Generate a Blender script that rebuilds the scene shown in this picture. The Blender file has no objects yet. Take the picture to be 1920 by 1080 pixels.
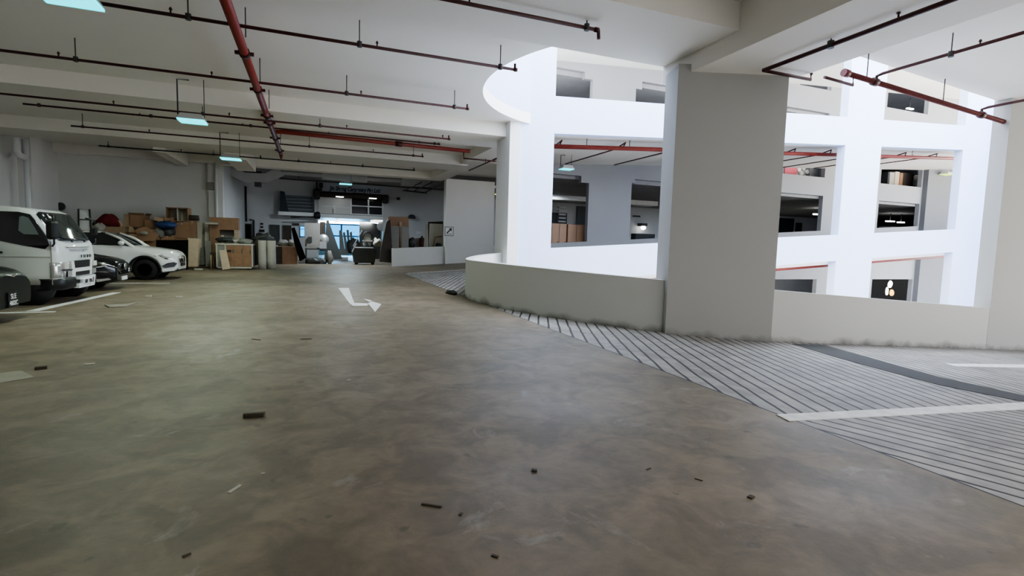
import bpy, bmesh, math, random
from mathutils import Vector, Matrix
random.seed(7)
C = bpy.context.scene.collection
PI = math.pi
# ---------------------------------------------------------------- camera model
F = 960.0; YAW = math.radians(21.4); PIT = math.radians(-4.85); ROL = math.radians(1.5); CH = 1.5
_w = Vector((math.sin(YAW)*math.cos(PIT), math.cos(YAW)*math.cos(PIT), math.sin(PIT)))
_r0 = Vector((math.cos(YAW), -math.sin(YAW), 0)); _u0 = _r0.cross(_w)
RR = _r0*math.cos(ROL) + _u0*math.sin(ROL); UU = -_r0*math.sin(ROL) + _u0*math.cos(ROL); WW = _w
def P(px, py, x=None, y=None, z=None):
    """the world point seen at a photograph pixel, on a plane x=, y= or z="""
    d = RR*((px-960)/F) + UU*((540-py)/F) + WW
    t = (z-CH)/d.z if z is not None else (x/d.x if x is not None else y/d.y)
    return Vector((d.x*t, d.y*t, CH + d.z*t))
cam_d = bpy.data.cameras.new('camera'); cam = bpy.data.objects.new('camera', cam_d); C.objects.link(cam)
cam_d.sensor_width = 36; cam_d.lens = F/1920*36; cam_d.clip_start = .05; cam_d.clip_end = 300
m = Matrix((RR, UU, -WW)).transposed().to_4x4(); m.translation = (0, 0, CH)
cam.matrix_world = m
bpy.context.scene.camera = cam
# ---------------------------------------------------------------- materials
MATS = {}
def mat(name, col, rough=.5, metal=0., var=0., vscale=3., bump=0., bscale=40., emit=None, estr=0., spec=.5, coat=0.):
    if name in MATS: return MATS[name]
    mt = bpy.data.materials.new(name); mt.use_nodes = True; n = mt.node_tree.nodes; l = mt.node_tree.links
    b = n['Principled BSDF']; b.inputs['Base Color'].default_value = (*col, 1); b.inputs['Roughness'].default_value = rough
    b.inputs['Metallic'].default_value = metal; b.inputs['Specular IOR Level'].default_value = spec; b.inputs['Coat Weight'].default_value = coat
    if var or bump:
        tc = n.new('ShaderNodeTexCoord')
    if var:
        t = n.new('ShaderNodeTexNoise'); t.inputs['Scale'].default_value = vscale; t.inputs['Detail'].default_value = 5
        l.new(tc.outputs['Object'], t.inputs['Vector'])
        r = n.new('ShaderNodeValToRGB'); r.color_ramp.elements[0].position = .3; r.color_ramp.elements[1].position = .7
        r.color_ramp.elements[0].color = (*[c*(1-var) for c in col], 1); r.color_ramp.elements[1].color = (*[min(1, c*(1+var*.6)) for c in col], 1)
        l.new(t.outputs['Fac'], r.inputs['Fac']); l.new(r.outputs['Color'], b.inputs['Base Color'])
    if bump:
        t2 = n.new('ShaderNodeTexNoise'); t2.inputs['Scale'].default_value = bscale; t2.inputs['Detail'].default_value = 3
        l.new(tc.outputs['Object'], t2.inputs['Vector']); bp = n.new('ShaderNodeBump'); bp.inputs['Strength'].default_value = bump; bp.inputs['Distance'].default_value = .02
        l.new(t2.outputs['Fac'], bp.inputs['Height']); l.new(bp.outputs['Normal'], b.inputs['Normal'])
    if emit:
        b.inputs['Emission Color'].default_value = (*emit, 1); b.inputs['Emission Strength'].default_value = estr
    MATS[name] = mt; return mt
M = dict(
    pillar=mat('grey white pillar paint', (.56, .56, .55), .75, var=.04, vscale=.8, bump=.2, bscale=30),
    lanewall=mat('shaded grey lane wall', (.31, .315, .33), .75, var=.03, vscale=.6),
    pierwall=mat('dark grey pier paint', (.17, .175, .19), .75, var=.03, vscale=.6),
    wall=mat('painted white concrete', (.74, .74, .73), .7, var=.03, vscale=.7, bump=.15, bscale=30),
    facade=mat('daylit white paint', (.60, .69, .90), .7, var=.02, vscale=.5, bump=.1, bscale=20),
    ceil=mat('cream ceiling paint', (.88, .86, .81), .75, var=.02, vscale=.4),
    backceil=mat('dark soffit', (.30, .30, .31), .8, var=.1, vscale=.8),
    backwall=mat('grey painted back wall', (.60, .61, .63), .7, var=.05, vscale=.6),
    black=mat('black plastic', (.012, .013, .014), .45), rubber=mat('tyre rubber', (.012, .012, .012), .8),
    red=mat('red pipe paint', (.24, .032, .022), .45, var=.15, vscale=6), darkred=mat('dark red pipe paint', (.060, .011, .011), .5, var=.2, vscale=5),
    steel=mat('galvanised steel', (.55, .56, .57), .4, .7), chrome=mat('chrome', (.75, .76, .78), .12, 1.),
    duct=mat('galvanised duct skin', (.50, .51, .51), .5, .15, var=.06, vscale=2),
    white=mat('white paint', (.80, .81, .81), .35, coat=.3), trim=mat('white trim', (.74, .76, .78), .5),
    paint_line=mat('road marking paint', (.74, .74, .72), .6, var=.18, vscale=9),
    conduit=mat('dark conduit', (.05, .05, .05), .5),
    card=mat('brown cardboard', (.36, .215, .125), .8, var=.10, vscale=4), card2=mat('pale cardboard', (.50, .36, .24), .8, var=.08, vscale=4),
    wood=mat('oak veneer', (.33, .19, .11), .5, var=.14, vscale=6), wood2=mat('pale plywood', (.52, .41, .30), .6, var=.10, vscale=5),
    darkwood=mat('dark stained board', (.06, .045, .035), .6, var=.2, vscale=5), cream=mat('cream laminate', (.60, .57, .49), .5, var=.05, vscale=3),
    greyboard=mat('grey laminate', (.30, .29, .27), .6, var=.08, vscale=3), darkgrey=mat('dark grey metal', (.07, .075, .075), .5, .2, var=.1),
    foam=mat('white foam sheet', (.48, .46, .41), .75, var=.08, vscale=5), blackboard=mat('black panel', (.006, .006, .006), .7, spec=.1),
    redcloth=mat('dark red cloth', (.16, .012, .02), .9, var=.25, vscale=5, bump=.3, bscale=8), bluebag=mat('blue plastic bag', (.03, .07, .20), .45, var=.25, vscale=8),
    greybag=mat('dusty bag', (.25, .245, .22), .8, var=.2, vscale=7, bump=.3, bscale=9), navy=mat('dark blue grey paint', (.02, .03, .04), .5),
    glassdark=mat('tinted car glass', (.012, .015, .016), .06, spec=.8), glassgrey=mat('reflecting windscreen', (.03, .036, .036), .05, spec=.4),
    carwhite=mat('white car paint', (.78, .79, .78), .25, coat=.8), carblack=mat('black car paint', (.004, .005, .007), .2, coat=.35, spec=.3), cargrey=mat('dark charcoal car paint', (.006, .009, .009), .3, coat=.2, spec=.3),
    truckwhite=mat('white truck paint', (.66, .69, .68), .35, coat=.4), lens=mat('headlamp lens', (.55, .56, .56), .12, .5), alloy=mat('dark alloy', (.04, .04, .042), .35, .6),
    ink=mat('black lettering', (.01, .01, .012), .6), signblue=mat('dark blue lettering', (.012, .03, .07), .5), plate=mat('white plate', (.8, .8, .8), .4), plateblack=mat('black plate', (.012, .012, .012), .4), letterwhite=mat('white lettering', (.75, .75, .75), .5),
    lampcyan=mat('lit cyan diffuser', (.05, .5, .55), .4, emit=(.0, .62, .72), estr=1.5), lampwhite=mat('lit white tube', (.9, .9, .9), .4, emit=(1, 1, .95), estr=4.),
    lampyellow=mat('lit yellow green diffuser', (.4, .5, .1), .4, emit=(.5, .8, .08), estr=1.2),
    sky=mat('bright window pane', (.1, .4, .7), .3, emit=(.04, .42, .85), estr=1.25), blueframe=mat('blue window frame', (.02, .09, .30), .4),
    glassnight=mat('dark window pane', (.008, .009, .013), .12), housing=mat('lamp housing', (.55, .55, .55), .5), debris=mat('dark wood scrap', (.085, .07, .05), .8, var=.2, vscale=20),
)
def floor_mat(name, groove=None):
    mt = bpy.data.materials.new(name); mt.use_nodes = True; n = mt.node_tree.nodes; l = mt.node_tree.links; b = n['Principled BSDF']
    tc = n.new('ShaderNodeTexCoord')
    def noise(s, d, dist=0., rough=.6):
        t = n.new('ShaderNodeTexNoise'); t.inputs['Scale'].default_value = s; t.inputs['Detail'].default_value = d; t.inputs['Distortion'].default_value = dist; t.inputs['Roughness'].default_value = rough
        l.new(tc.outputs['Object'], t.inputs['Vector']); return t.outputs['Fac']
    def ramp(fac, stops):
        r = n.new('ShaderNodeValToRGB'); e = r.color_ramp.elements
        while len(e) < len(stops): e.new(.5)
        for q, (p, c) in zip(e, stops): q.position = p; q.color = (*c, 1)
        l.new(fac, r.inputs['Fac']); return r.outputs['Color']
    def mix(a, bb, f, mode='MIX'):
        q = n.new('ShaderNodeMix'); q.data_type = 'RGBA'; q.blend_type = mode
        if isinstance(f, float): q.inputs[0].default_value = f
        else: l.new(f, q.inputs[0])
        for s, i in ((a, 6), (bb, 7)):
            if isinstance(s, tuple): q.inputs[i].default_value = (*s, 1)
            else: l.new(s, q.inputs[i])
        return q.outputs[2]
    def math_(op, a, bb=0.):
        q = n.new('ShaderNodeMath'); q.operation = op
        for s, i in ((a, 0), (bb, 1)):
            if isinstance(s, (int, float)): q.inputs[i].default_value = s
            else: l.new(s, q.inputs[i])
        return q.outputs[0]
    if groove: base = ramp(noise(.5, 4), [(.3, (.30, .285, .27)), (.7, (.42, .405, .39))])
    else: base = ramp(noise(.22, 4, .4), [(.30, (.142, .126, .085)), (.5, (.222, .178, .124)), (.70, (.290, .245, .190))])
    blot = ramp(noise(2.3, 6, .8), [(.40, (.60, .60, .60)), (.60, (1, 1, 1))])
    col = mix(base, blot, .75, 'MULTIPLY')
    fine = ramp(noise(9, 5, .3), [(.35, (.86, .86, .86)), (.65, (1.08, 1.08, 1.07))])
    col = mix(col, fine, .7, 'MULTIPLY')
    pale = ramp(noise(1.3, 7, 1.2, .7), [(.60, (0, 0, 0)), (.74, (1, 1, 1))])
    col = mix(col, (.38, .37, .345), math_('MULTIPLY', pale, .55))
    spot = ramp(noise(5.5, 2, 0., .4), [(.70, (0, 0, 0)), (.735, (1, 1, 1))])
    col = mix(col, (.07, .062, .05), math_('MULTIPLY', spot, .45))
    height = noise(14, 5)
    if groove:
        sp = n.new('ShaderNodeSeparateXYZ'); l.new(tc.outputs['Object'], sp.inputs[0])
        dx = math_('SUBTRACT', sp.outputs[0], groove[0]); dy = math_('ABSOLUTE', math_('SUBTRACT', sp.outputs[1], groove[1]))
        ph = math_('DIVIDE', math_('SUBTRACT', dx, math_('MULTIPLY', dy, .456)), .2145)
        wob = math_('MULTIPLY', noise(1.1, 2), .25)
        fr = math_('FRACT', math_('ADD', math_('ADD', ph, wob), 200.0))
        tri = math_('ABSOLUTE', math_('SUBTRACT', fr, .5))
        g = n.new('ShaderNodeMapRange'); g.inputs['From Min'].default_value = .075; g.inputs['From Max'].default_value = .105; l.new(tri, g.inputs['Value'])
        g.inputs['To Min'].default_value = 1; g.inputs['To Max'].default_value = 0
        edge = math_('LESS_THAN', math_('ABSOLUTE', dx), .025)
        gm = math_('MAXIMUM', g.outputs[0], edge)
        col = mix(col, (.018, .017, .016), gm)
        height = math_('SUBTRACT', math_('MULTIPLY', height, .12), gm)
    l.new(col, b.inputs['Base Color'])
    rr = n.new('ShaderNodeMapRange'); l.new(noise(.9, 5, .6), rr.inputs['Value']); rr.inputs['To Min'].default_value = .40 if not groove else .55; rr.inputs['To Max'].default_value = .66 if not groove else .75
    l.new(rr.outputs[0], b.inputs['Roughness'])
    bp = n.new('ShaderNodeBump'); bp.inputs['Strength'].default_value = .5 if groove else .10; bp.inputs['Distance'].default_value = .02
    l.new(height, bp.inputs['Height']); l.new(bp.outputs['Normal'], b.inputs['Normal'])
    return mt
M['floor'] = floor_mat('worn concrete floor'); M['ramp'] = floor_mat('grooved ramp concrete', (4.0, 3.32))
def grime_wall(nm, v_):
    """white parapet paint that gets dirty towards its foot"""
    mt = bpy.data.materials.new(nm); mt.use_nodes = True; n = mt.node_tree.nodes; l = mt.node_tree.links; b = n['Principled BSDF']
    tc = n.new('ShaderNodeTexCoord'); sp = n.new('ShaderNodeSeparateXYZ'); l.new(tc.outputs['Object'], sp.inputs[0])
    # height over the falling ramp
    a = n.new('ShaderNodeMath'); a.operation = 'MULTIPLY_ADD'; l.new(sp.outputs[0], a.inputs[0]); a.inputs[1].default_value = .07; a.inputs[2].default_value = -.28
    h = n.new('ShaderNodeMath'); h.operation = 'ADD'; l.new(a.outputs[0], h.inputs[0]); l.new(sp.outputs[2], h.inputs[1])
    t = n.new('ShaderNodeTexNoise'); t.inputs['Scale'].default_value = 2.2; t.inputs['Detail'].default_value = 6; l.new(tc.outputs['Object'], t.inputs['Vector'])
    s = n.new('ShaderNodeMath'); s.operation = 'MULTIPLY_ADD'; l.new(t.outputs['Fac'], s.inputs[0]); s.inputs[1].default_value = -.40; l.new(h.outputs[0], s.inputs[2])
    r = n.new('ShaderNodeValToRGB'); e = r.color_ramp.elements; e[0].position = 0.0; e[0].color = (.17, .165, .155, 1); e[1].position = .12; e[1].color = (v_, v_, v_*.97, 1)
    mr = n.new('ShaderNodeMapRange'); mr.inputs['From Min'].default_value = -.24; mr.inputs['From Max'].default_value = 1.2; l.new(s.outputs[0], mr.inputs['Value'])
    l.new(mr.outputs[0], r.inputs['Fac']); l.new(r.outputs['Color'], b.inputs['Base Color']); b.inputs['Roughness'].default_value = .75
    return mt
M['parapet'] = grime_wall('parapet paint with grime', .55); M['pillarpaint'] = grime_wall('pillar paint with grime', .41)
# ---------------------------------------------------------------- mesh helpers
class MB:
    """collects simple shapes and links them as ONE mesh object"""
    def __init__(s): s.v = []; s.f = []; s.sm = []
    def add(s, vs, fs, smooth=False):
        o = len(s.v); s.v += [tuple(v) for v in vs]; s.f += [tuple(i+o for i in f) for f in fs]; s.sm += [smooth]*len(fs); return s
    def box(s, x0, x1, y0, y1, z0, z1, rz=0., c=None, ry=0., rx=0.):
        vs = [Vector((x, y, z)) for x in (x0, x1) for y in (y0, y1) for z in (z0, z1)]
        if rz or ry or rx:
            c = Vector(c) if c else Vector(((x0+x1)/2, (y0+y1)/2, z0))
            R = Matrix.Rotation(rz, 3, 'Z') @ Matrix.Rotation(ry, 3, 'Y') @ Matrix.Rotation(rx, 3, 'X')
            vs = [R @ (v-c) + c for v in vs]
        return s.add(vs, [(0, 1, 3, 2), (4, 6, 7, 5), (0, 4, 5, 1), (2, 3, 7, 6), (0, 2, 6, 4), (1, 5, 7, 3)])
    def hexa(s, b, t):
        """bottom quad, top quad"""
        return s.add(list(b)+list(t), [(3, 2, 1, 0), (4, 5, 6, 7), (0, 1, 5, 4), (1, 2, 6, 5), (2, 3, 7, 6), (3, 0, 4, 7)])
    def prism(s, poly, y0, y1):
        """poly in (x,z), extruded along y"""
        n = len(poly)
        return s.add([(x, y0, z) for x, z in poly]+[(x, y1, z) for x, z in poly], [tuple(range(n)), tuple(range(2*n-1, n-1, -1))]+[(i, i+n, (i+1) % n+n, (i+1) % n) for i in range(n)])
    def slab(s, poly, z0, z1):
        """poly in (x,y) (or (x,y,dz)), extruded along z"""
        n = len(poly); g = lambda p: p[2] if len(p) > 2 else 0.
        return s.add([(p[0], p[1], z0+g(p)) for p in poly]+[(p[0], p[1], z1+g(p)) for p in poly], [tuple(range(n-1, -1, -1)), tuple(range(n, 2*n))]+[(i, (i+1) % n, (i+1) % n+n, i+n) for i in range(n)])
    def tube(s, pts, r, n=8, cap=True):
        pts = [Vector(p) for p in pts]; rs = r if isinstance(r, (list, tuple)) else [r]*len(pts); o = len(s.v); up = None
        for i, p in enumerate(pts):
            d = (pts[min(i+1, len(pts)-1)]-pts[max(i-1, 0)]).normalized()
            if up is None or abs(up.dot(d)) > .95: up = Vector((0, 0, 1)) if abs(d.z) < .9 else Vector((1, 0, 0))
            a = d.cross(up).normalized(); b = a.cross(d).normalized(); up = b
            for k in range(n):
                t = 2*PI*k/n; s.v.append(tuple(p + (a*math.cos(t)+b*math.sin(t))*rs[i]))
        for i in range(len(pts)-1):
            for k in range(n):
                s.f.append((o+i*n+k, o+i*n+(k+1) % n, o+(i+1)*n+(k+1) % n, o+(i+1)*n+k)); s.sm.append(n > 5)
        if cap:
            s.f.append(tuple(o+k for k in range(n-1, -1, -1))); s.sm.append(False)
            e = o+(len(pts)-1)*n; s.f.append(tuple(e+k for k in range(n))); s.sm.append(False)
        return s
    def loft(s, secs, closed=True, cap=True, smooth=True):
        o = len(s.v); n = len(secs[0])
        for q in secs: s.v += [tuple(p) for p in q]
        for i in range(len(secs)-1):
            for k in range(n if closed else n-1):
                s.f.append((o+i*n+k, o+i*n+(k+1) % n, o+(i+1)*n+(k+1) % n, o+(i+1)*n+k)); s.sm.append(smooth)
        if cap and closed:
            s.f.append(tuple(o+k for k in range(n-1, -1, -1))); s.sm.append(False)
            e = o+(len(secs)-1)*n; s.f.append(tuple(e+k for k in range(n))); s.sm.append(False)
        return s
    def lathe(s, prof, c=(0, 0, 0), axis='Z', n=20):
        """profile (radius, along-axis)"""
        R = {'Z': Matrix.Identity(3), 'Y': Matrix.Rotation(-PI/2, 3, 'X'), 'X': Matrix.Rotation(PI/2, 3, 'Y')}[axis]; c = Vector(c)
        return s.loft([[R @ Vector((r*math.cos(2*PI*k/n), r*math.sin(2*PI*k/n), h)) + c for k in range(n)] for r, h in prof])
    def blob(s, c, r, seed=0, rough=.18, nu=14, nv=9, flat=0.):
        rnd = random.Random(seed); ph = [rnd.uniform(0, 6.28) for _ in range(6)]; secs = []
        for j in range(nv+1):
            t = PI*j/nv; ring = []
            for k in range(nu):
                a = 2*PI*k/nu
                q = 1+rough*(math.sin(3*a+ph[0])*math.sin(2*t+ph[1])+.6*math.sin(5*a+ph[2]+3*t)+.4*math.sin(2*a+4*t+ph[3]))
                if j in (0, nv): q = 1
                z = math.cos(t)*q; z = max(z, -1+flat)
                ring.append((c[0]+r[0]*math.sin(t)*math.cos(a)*q, c[1]+r[1]*math.sin(t)*math.sin(a)*q, c[2]+r[2]*z))
            secs.append(ring)
        return s.loft(secs)
    def build(s, name, m, parent=None, world=True, bevel=0., kind=None, label=None, recalc=True):
        me = bpy.data.meshes.new(name)
        off = parent_origin(parent) if (parent is not None and world) else Vector((0, 0, 0))
        me.from_pydata([tuple(Vector(v)-off) for v in s.v], [], s.f); me.polygons.foreach_set('use_smooth', s.sm)
        if recalc:
            bm = bmesh.new(); bm.from_mesh(me); bmesh.ops.recalc_face_normals(bm, faces=bm.faces); bm.to_mesh(me); bm.free()
        me.materials.append(M[m] if isinstance(m, str) else m)
        o = bpy.data.objects.new(name, me); C.objects.link(o)
        if parent is not None: o.parent = parent
        if bevel:
            b = o.modifiers.new('bevel', 'BEVEL'); b.width = bevel; b.segments = 2; b.limit_method = 'ANGLE'; b.angle_limit = .7
        if kind: o['kind'] = kind
        if label: o['label'] = label
        return o
def parent_origin(p):
    v = Vector((0, 0, 0))
    while p is not None: v += p.location; p = p.parent
    return v
def tag(o, label, cat, group=None, kind=None):
    o['label'] = label; o['category'] = cat
    if group: o['group'] = group
    if kind: o['kind'] = kind
    return o
def thing(name, label, cat, loc=(0, 0, 0), group=None):
    o = bpy.data.objects.new(name, None); C.objects.link(o); o.location = loc; o.empty_display_size = .1
    return tag(o, label, cat, group)
def solo(name, mb, m, label, cat, group=None, origin=None, bevel=0., kind=None):
    """a thing that is one mesh, its origin at its own base"""
    xs = [v[0] for v in mb.v]; ys = [v[1] for v in mb.v]; zs = [v[2] for v in mb.v]
    og = Vector(origin) if origin else Vector(((min(xs)+max(xs))/2, (min(ys)+max(ys))/2, min(zs)))
    mb.v = [tuple(Vector(v)-og) for v in mb.v]
    o = mb.build(name, m, bevel=bevel); o.location = og
    return tag(o, label, cat, group, kind)
def struct(name, mb, m, parent=None, bevel=0.):
    o = mb.build(name, m, parent, bevel=bevel); o['kind'] = 'structure'; return o
def text_mesh(name, body, size, m, parent, loc, rot, extrude=.004, align='CENTER', squash=1., world=True, bold=0., shear=0.):
    cu = bpy.data.curves.new(name, 'FONT'); cu.body = body; cu.size = size; cu.align_x = align; cu.align_y = 'CENTER'; cu.extrude = extrude; cu.offset = bold; cu.shear = shear
    t = bpy.data.objects.new(name, cu); C.objects.link(t)
    me = bpy.data.meshes.new_from_object(t.evaluated_get(bpy.context.evaluated_depsgraph_get())); bpy.data.objects.remove(t); bpy.data.curves.remove(cu)
    me.transform(Matrix.Diagonal((squash, 1, 1, 1))); me.materials.clear(); me.materials.append(M[m])
    o = bpy.data.objects.new(name, me); C.objects.link(o); o.parent = parent
    off = parent_origin(parent) if world else Vector((0, 0, 0))
    o.location = Vector(loc)-off; o.rotation_euler = rot; return o
FRONT_Y = (PI/2, 0, 0)          # text that faces the -y side
FRONT_X = (PI/2, 0, PI/2)       # text that faces the +x side
LP = 64; LC = (.84, 1, .80)
M.update(lamptube=mat('lit shop tube', (.9, .9, .9), .4, emit=(1, 1, .95), estr=1.3), mainred=mat('deep red pipe paint', (.13, .018, .016), .45, var=.2, vscale=5), panelwhite=mat('pale mezzanine paint', (.62, .62, .60), .5), signgrey=mat('sign board grey', (.55, .60, .68), .5), darkslat=mat('slat grey', (.26, .29, .32), .4),  # the mezzanine panel is plain pale paint
    wardrobe=mat('wardrobe door', (.42, .26, .17), .5, var=.05, vscale=2), redcarton=mat('red carton', (.40, .05, .07), .6), lamporange=mat('lit orange shade', (.9, .5, .1), .4, emit=(1, .55, .12), estr=1.6),
    drain=mat('damp drain strip', (.045, .045, .048), .85, var=.2, vscale=10), card_grey=mat('dusty cardboard', (.30, .28, .225), .8, var=.1, vscale=5))
# ================================================================= the setting
ramp_z = lambda x: -.07*(x-4.0)            # the near ramp falls to the right
far_z = lambda x: .067*(x-4.0)             # the far ramp rises to the right
VC = (8.8, 12.3); VR = 4.65; YF = 16.6     # round end of the courtyard, front plane of the far facade
ZS = 5.65
def arc(r, a0, a1, n=40):
    return [(VC[0]+r*math.cos(a0+(a1-a0)*i/n), VC[1]+r*math.sin(a0+(a1-a0)*i/n)) for i in range(n+1)]
A_END = PI-math.asin((YF-VC[1])/VR)        # where the round end meets the facade
arc_out = arc(VR, 1.5*PI, A_END)
PC = (9.2, 12.9); PR = 5.25; P_END = PI-math.asin(4.4/PR)     # the parapet's own, slightly wider curve
def parc(r, a0, a1, n=48): return [(PC[0]+r*math.cos(a0+(a1-a0)*i/n), PC[1]+r*math.sin(a0+(a1-a0)*i/n)) for i in range(n+1)]
par_out = parc(PR, 1.5*PI, P_END)           # from (8.8,7.65) round to the facade
# floor: everything left of the fold line and the rear hall
fl = MB(); fl.slab([(-12, -5), (4, -5), (4, 25.2), (4, 56), (-12, 56)], -.3, 0); struct('floor', fl, 'floor')
rp = MB()
near = [(4, -5), (40, -5), (40, 7.7), (9.2, 7.7)]+[q for q in parc(PR-.05, 1.5*PI, PI) if q[0] > 4.0]+[(4.0, 12.9)]
rp.slab([(x, y, ramp_z(x)) for x, y in near], -.3, 0.); struct('ramp_near', rp, 'ramp')
r2 = MB(); far = [(4, 12.9)]+[q for q in parc(PR-.05, PI, P_END) if q[0] > 4.0]+[(7.0, 16.9), (60, 16.9), (60, 24.4), (4, 24.4)]
r2.slab([(x, y, far_z(x)) for x, y in far], -.05, 0.); struct('ramp_far', r2, 'ramp')
r3 = MB(); r3.slab([(4, 24.4, 0), (12.2, 24.4, far_z(12.2)), (12.2, 30.4, far_z(12.2)), (4, 30.4, 0)], -.3, 0.); struct('floor_landing', r3, 'floor')
r5 = MB(); r5.slab([(12.2, 24.4, far_z(12.2)), (60, 24.4, far_z(60)), (60, 25.4, far_z(60)), (12.2, 25.4, far_z(12.2))], -.3, 0.); struct('floor_kerb', r5, 'floor')
r4 = MB(); r4.slab([(4, 30.4), (60, 30.4), (60, 40), (4, 40)], -.3, 0.).slab([(12.3, 25.8), (60, 25.8), (60, 30.4), (12.3, 30.4)], -.3, 0.).slab([(4, 40), (12, 40), (12, 56), (4, 56)], -.3, 0); struct('floor_rear', r4, 'floor')
lo = MB(); lo.slab([(3, 6), (60, 6), (60, 42), (3, 42)], -5.4, -5.1); struct('floor_lower', lo, 'wall')
# curved parapet along the courtyard
pw = MB(); secs = []; H = 1.05
path = [(34, 7.6)]+[(34-i*1.26, 7.6) for i in range(1, 20)]
for x, y in path[:20]: secs.append([(x, y, ramp_z(x)), (x, y, ramp_z(x)+H), (x, y+.22, ramp_z(x)+H), (x, y+.22, -3.0)])
for i, (x, y) in enumerate(par_out):
    d = Vector((PC[0]-x, PC[1]-y)).normalized()*.22
    zb = ramp_z(x) if y < PC[1] else far_z(x)
    zt = ramp_z(x)+H if y < PC[1] else H+(far_z(x))*min(1,(y-PC[1])/3)
    secs.append([(x, y, zb-.02), (x, y, zt), (x+d.x, y+d.y, zt), (x+d.x, y+d.y, -3.0)])
pw.loft(secs, smooth=False)
for i, f in enumerate(pw.f): pw.sm[i] = len(f) == 4
par = struct('wall_parapet', pw, 'parapet')
par.modifiers.new('split', 'EDGE_SPLIT').split_angle = .6
# big near pillar, turned with the curve
aA = math.atan2(8.37-PC[1], 6.55-PC[0]); aB = math.atan2(7.68-PC[1], 8.6-PC[0])
ring_ = lambda r: [(PC[0]+r*math.cos(aA+(aB-aA)*i/10), PC[1]+r*math.sin(aA+(aB-aA)*i/10)) for i in range(11)]
pb = MB()
rA = ring_(PR+.0); A = Vector(rA[0]); B = Vector(rA[-1]); nrm = Vector((-(B-A).y, (B-A).x)).normalized(); off_ = nrm*(-.15)
q = [A+off_, B+off_, B+nrm*.55, A+nrm*.55]; pb.slab([(p.x, p.y) for p in q], -3, 5.0); struct('pillar_front', pb, 'pillarpaint')
pr = MB(); pr.slab([(16.0, 7.597), (24, 7.597), (24, 7.95), (16.0, 7.95)], -3, 5.6); struct('pillar_right', pr, 'pillarpaint')
# ceiling slab with the round courtyard cut out
cp = [(-12, -5), (8.8, -5)]+arc_out+[(7.03, 25.4), (12.2, 25.4), (12.2, 30.9), (-12, 30.9)]
cs = MB(); cs.slab(cp, ZS, ZS+.35); struct('ceiling', cs, 'ceil')
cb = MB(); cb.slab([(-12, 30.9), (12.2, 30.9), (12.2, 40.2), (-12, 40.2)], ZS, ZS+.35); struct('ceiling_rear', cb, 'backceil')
cr = MB(); zr = lambda x: 5.7-.06*(x-11)
cr.slab([(8.8, -5, zr(8.8)), (34, -5, zr(34)), (34, 7.9, zr(34)), (8.8, 7.9, zr(8.8))], 0, .35); struct('ceiling_right', cr, 'ceil')
# beams
b = MB(); b.box(-12, 6.8, 7.0, 9.0, 5.2, ZS+.01); struct('beam_near', b, 'ceil')
b = MB(); b.slab([(6.73, -5), (8.76, -5), (8.76, 7.6), (8.66, 7.6), (6.9, 9.0), (6.73, 9.0)], 4.86, 5.9); struct('beam_deep', b, 'ceil')
b = MB(); b.slab([(-12, 16.9), (7.0, 16.9), (7.0, 19.1), (-12, 19.1)], 5.2, ZS+.01); struct('beam_middle', b, 'ceil')
b = MB(); b.box(-12, 7.0, 24.0, 26.0, 5.2, ZS+.01); struct('beam_rear', b, 'ceil')
b = MB(); b.box(6.6, 7.5, 19.1, 30.4, 5.25, ZS+.01); struct('beam_side', b, 'ceil')
b = MB(); b.box(-12, 7.4, 30.4, 31.2, 5.25, ZS+.01); struct('beam_back', b, 'ceil')
# left side
w = MB(); w.box(-11.5, -11.2, -5, 31, 0, ZS); struct('wall_left', w, 'wall')
w = MB(); w.box(-11.2, -10.75, 27.2, 28.2, 0, ZS); struct('pillar_left', w, 'wall')
w = MB(); w.box(-11.5, -4.3, 30.8, 31.1, 0, ZS).box(-4.95, -4.3, 30.55, 30.8, 0, ZS); struct('wall_panel', w, 'wall')
w = MB(); w.box(-4.6, -4.3, 31.1, 40, 0, ZS); struct('wall_side', w, 'backwall')
# back wall with the shop opening
X0, X1 = .45, 5.05
w = MB(); w.box(-4.6, X0, 40, 40.3, 0, ZS).box(X1, 12, 40, 40.3, 0, ZS).box(X0, X1, 40, 40.3, 5.05, ZS); struct('wall_back', w, 'backwall')
w = MB(); w.box(12, 60, 40, 40.3, -6, 18); struct('wall_back_right', w, 'backwall')
# shop interior
w = MB(); w.box(-1.2, -1.0, 40.3, 54, 0, 3.35).box(6.6, 6.8, 40.3, 54, 0, 3.35); struct('wall_shop_side', w, 'backwall')
w = MB(); w.box(-1.2, 6.8, 40.3, 54.2, 3.36, 3.55); struct('ceiling_shop', w, 'darkgrey')
w = MB(); w.box(-1.2, 1.0, 54, 54.2, 0, 3.1).box(4.6, 6.8, 54, 54.2, 0, 3.1).box(1.0, 4.6, 54, 54.2, 0, .5); struct('wall_shop_back', w, 'backwall')
# low wall and sign panel beyond the landing
w = MB(); w.hexa([(4.35, 30.4, 0), (7.45, 30.4, .0), (7.45, 30.65, .0), (4.35, 30.65, 0)], [(4.35, 30.4, 1.1), (7.45, 30.4, 1.28), (7.45, 30.65, 1.28), (4.35, 30.65, 1.1)]); struct('wall_low', w, 'wall')
w = MB(); w.box(7.45, 10.5, 30.15, 30.65, 0, 5.3).hexa([(10.5, 30.4, 0), (12.0, 30.4, 0), (12, 30.65, 0), (10.5, 30.65, 0)], [(10.5, 30.4, 1.42), (12, 30.4, 1.5), (12, 30.65, 1.5), (10.5, 30.65, 1.42)]); struct('wall_sign', w, 'wall')
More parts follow.
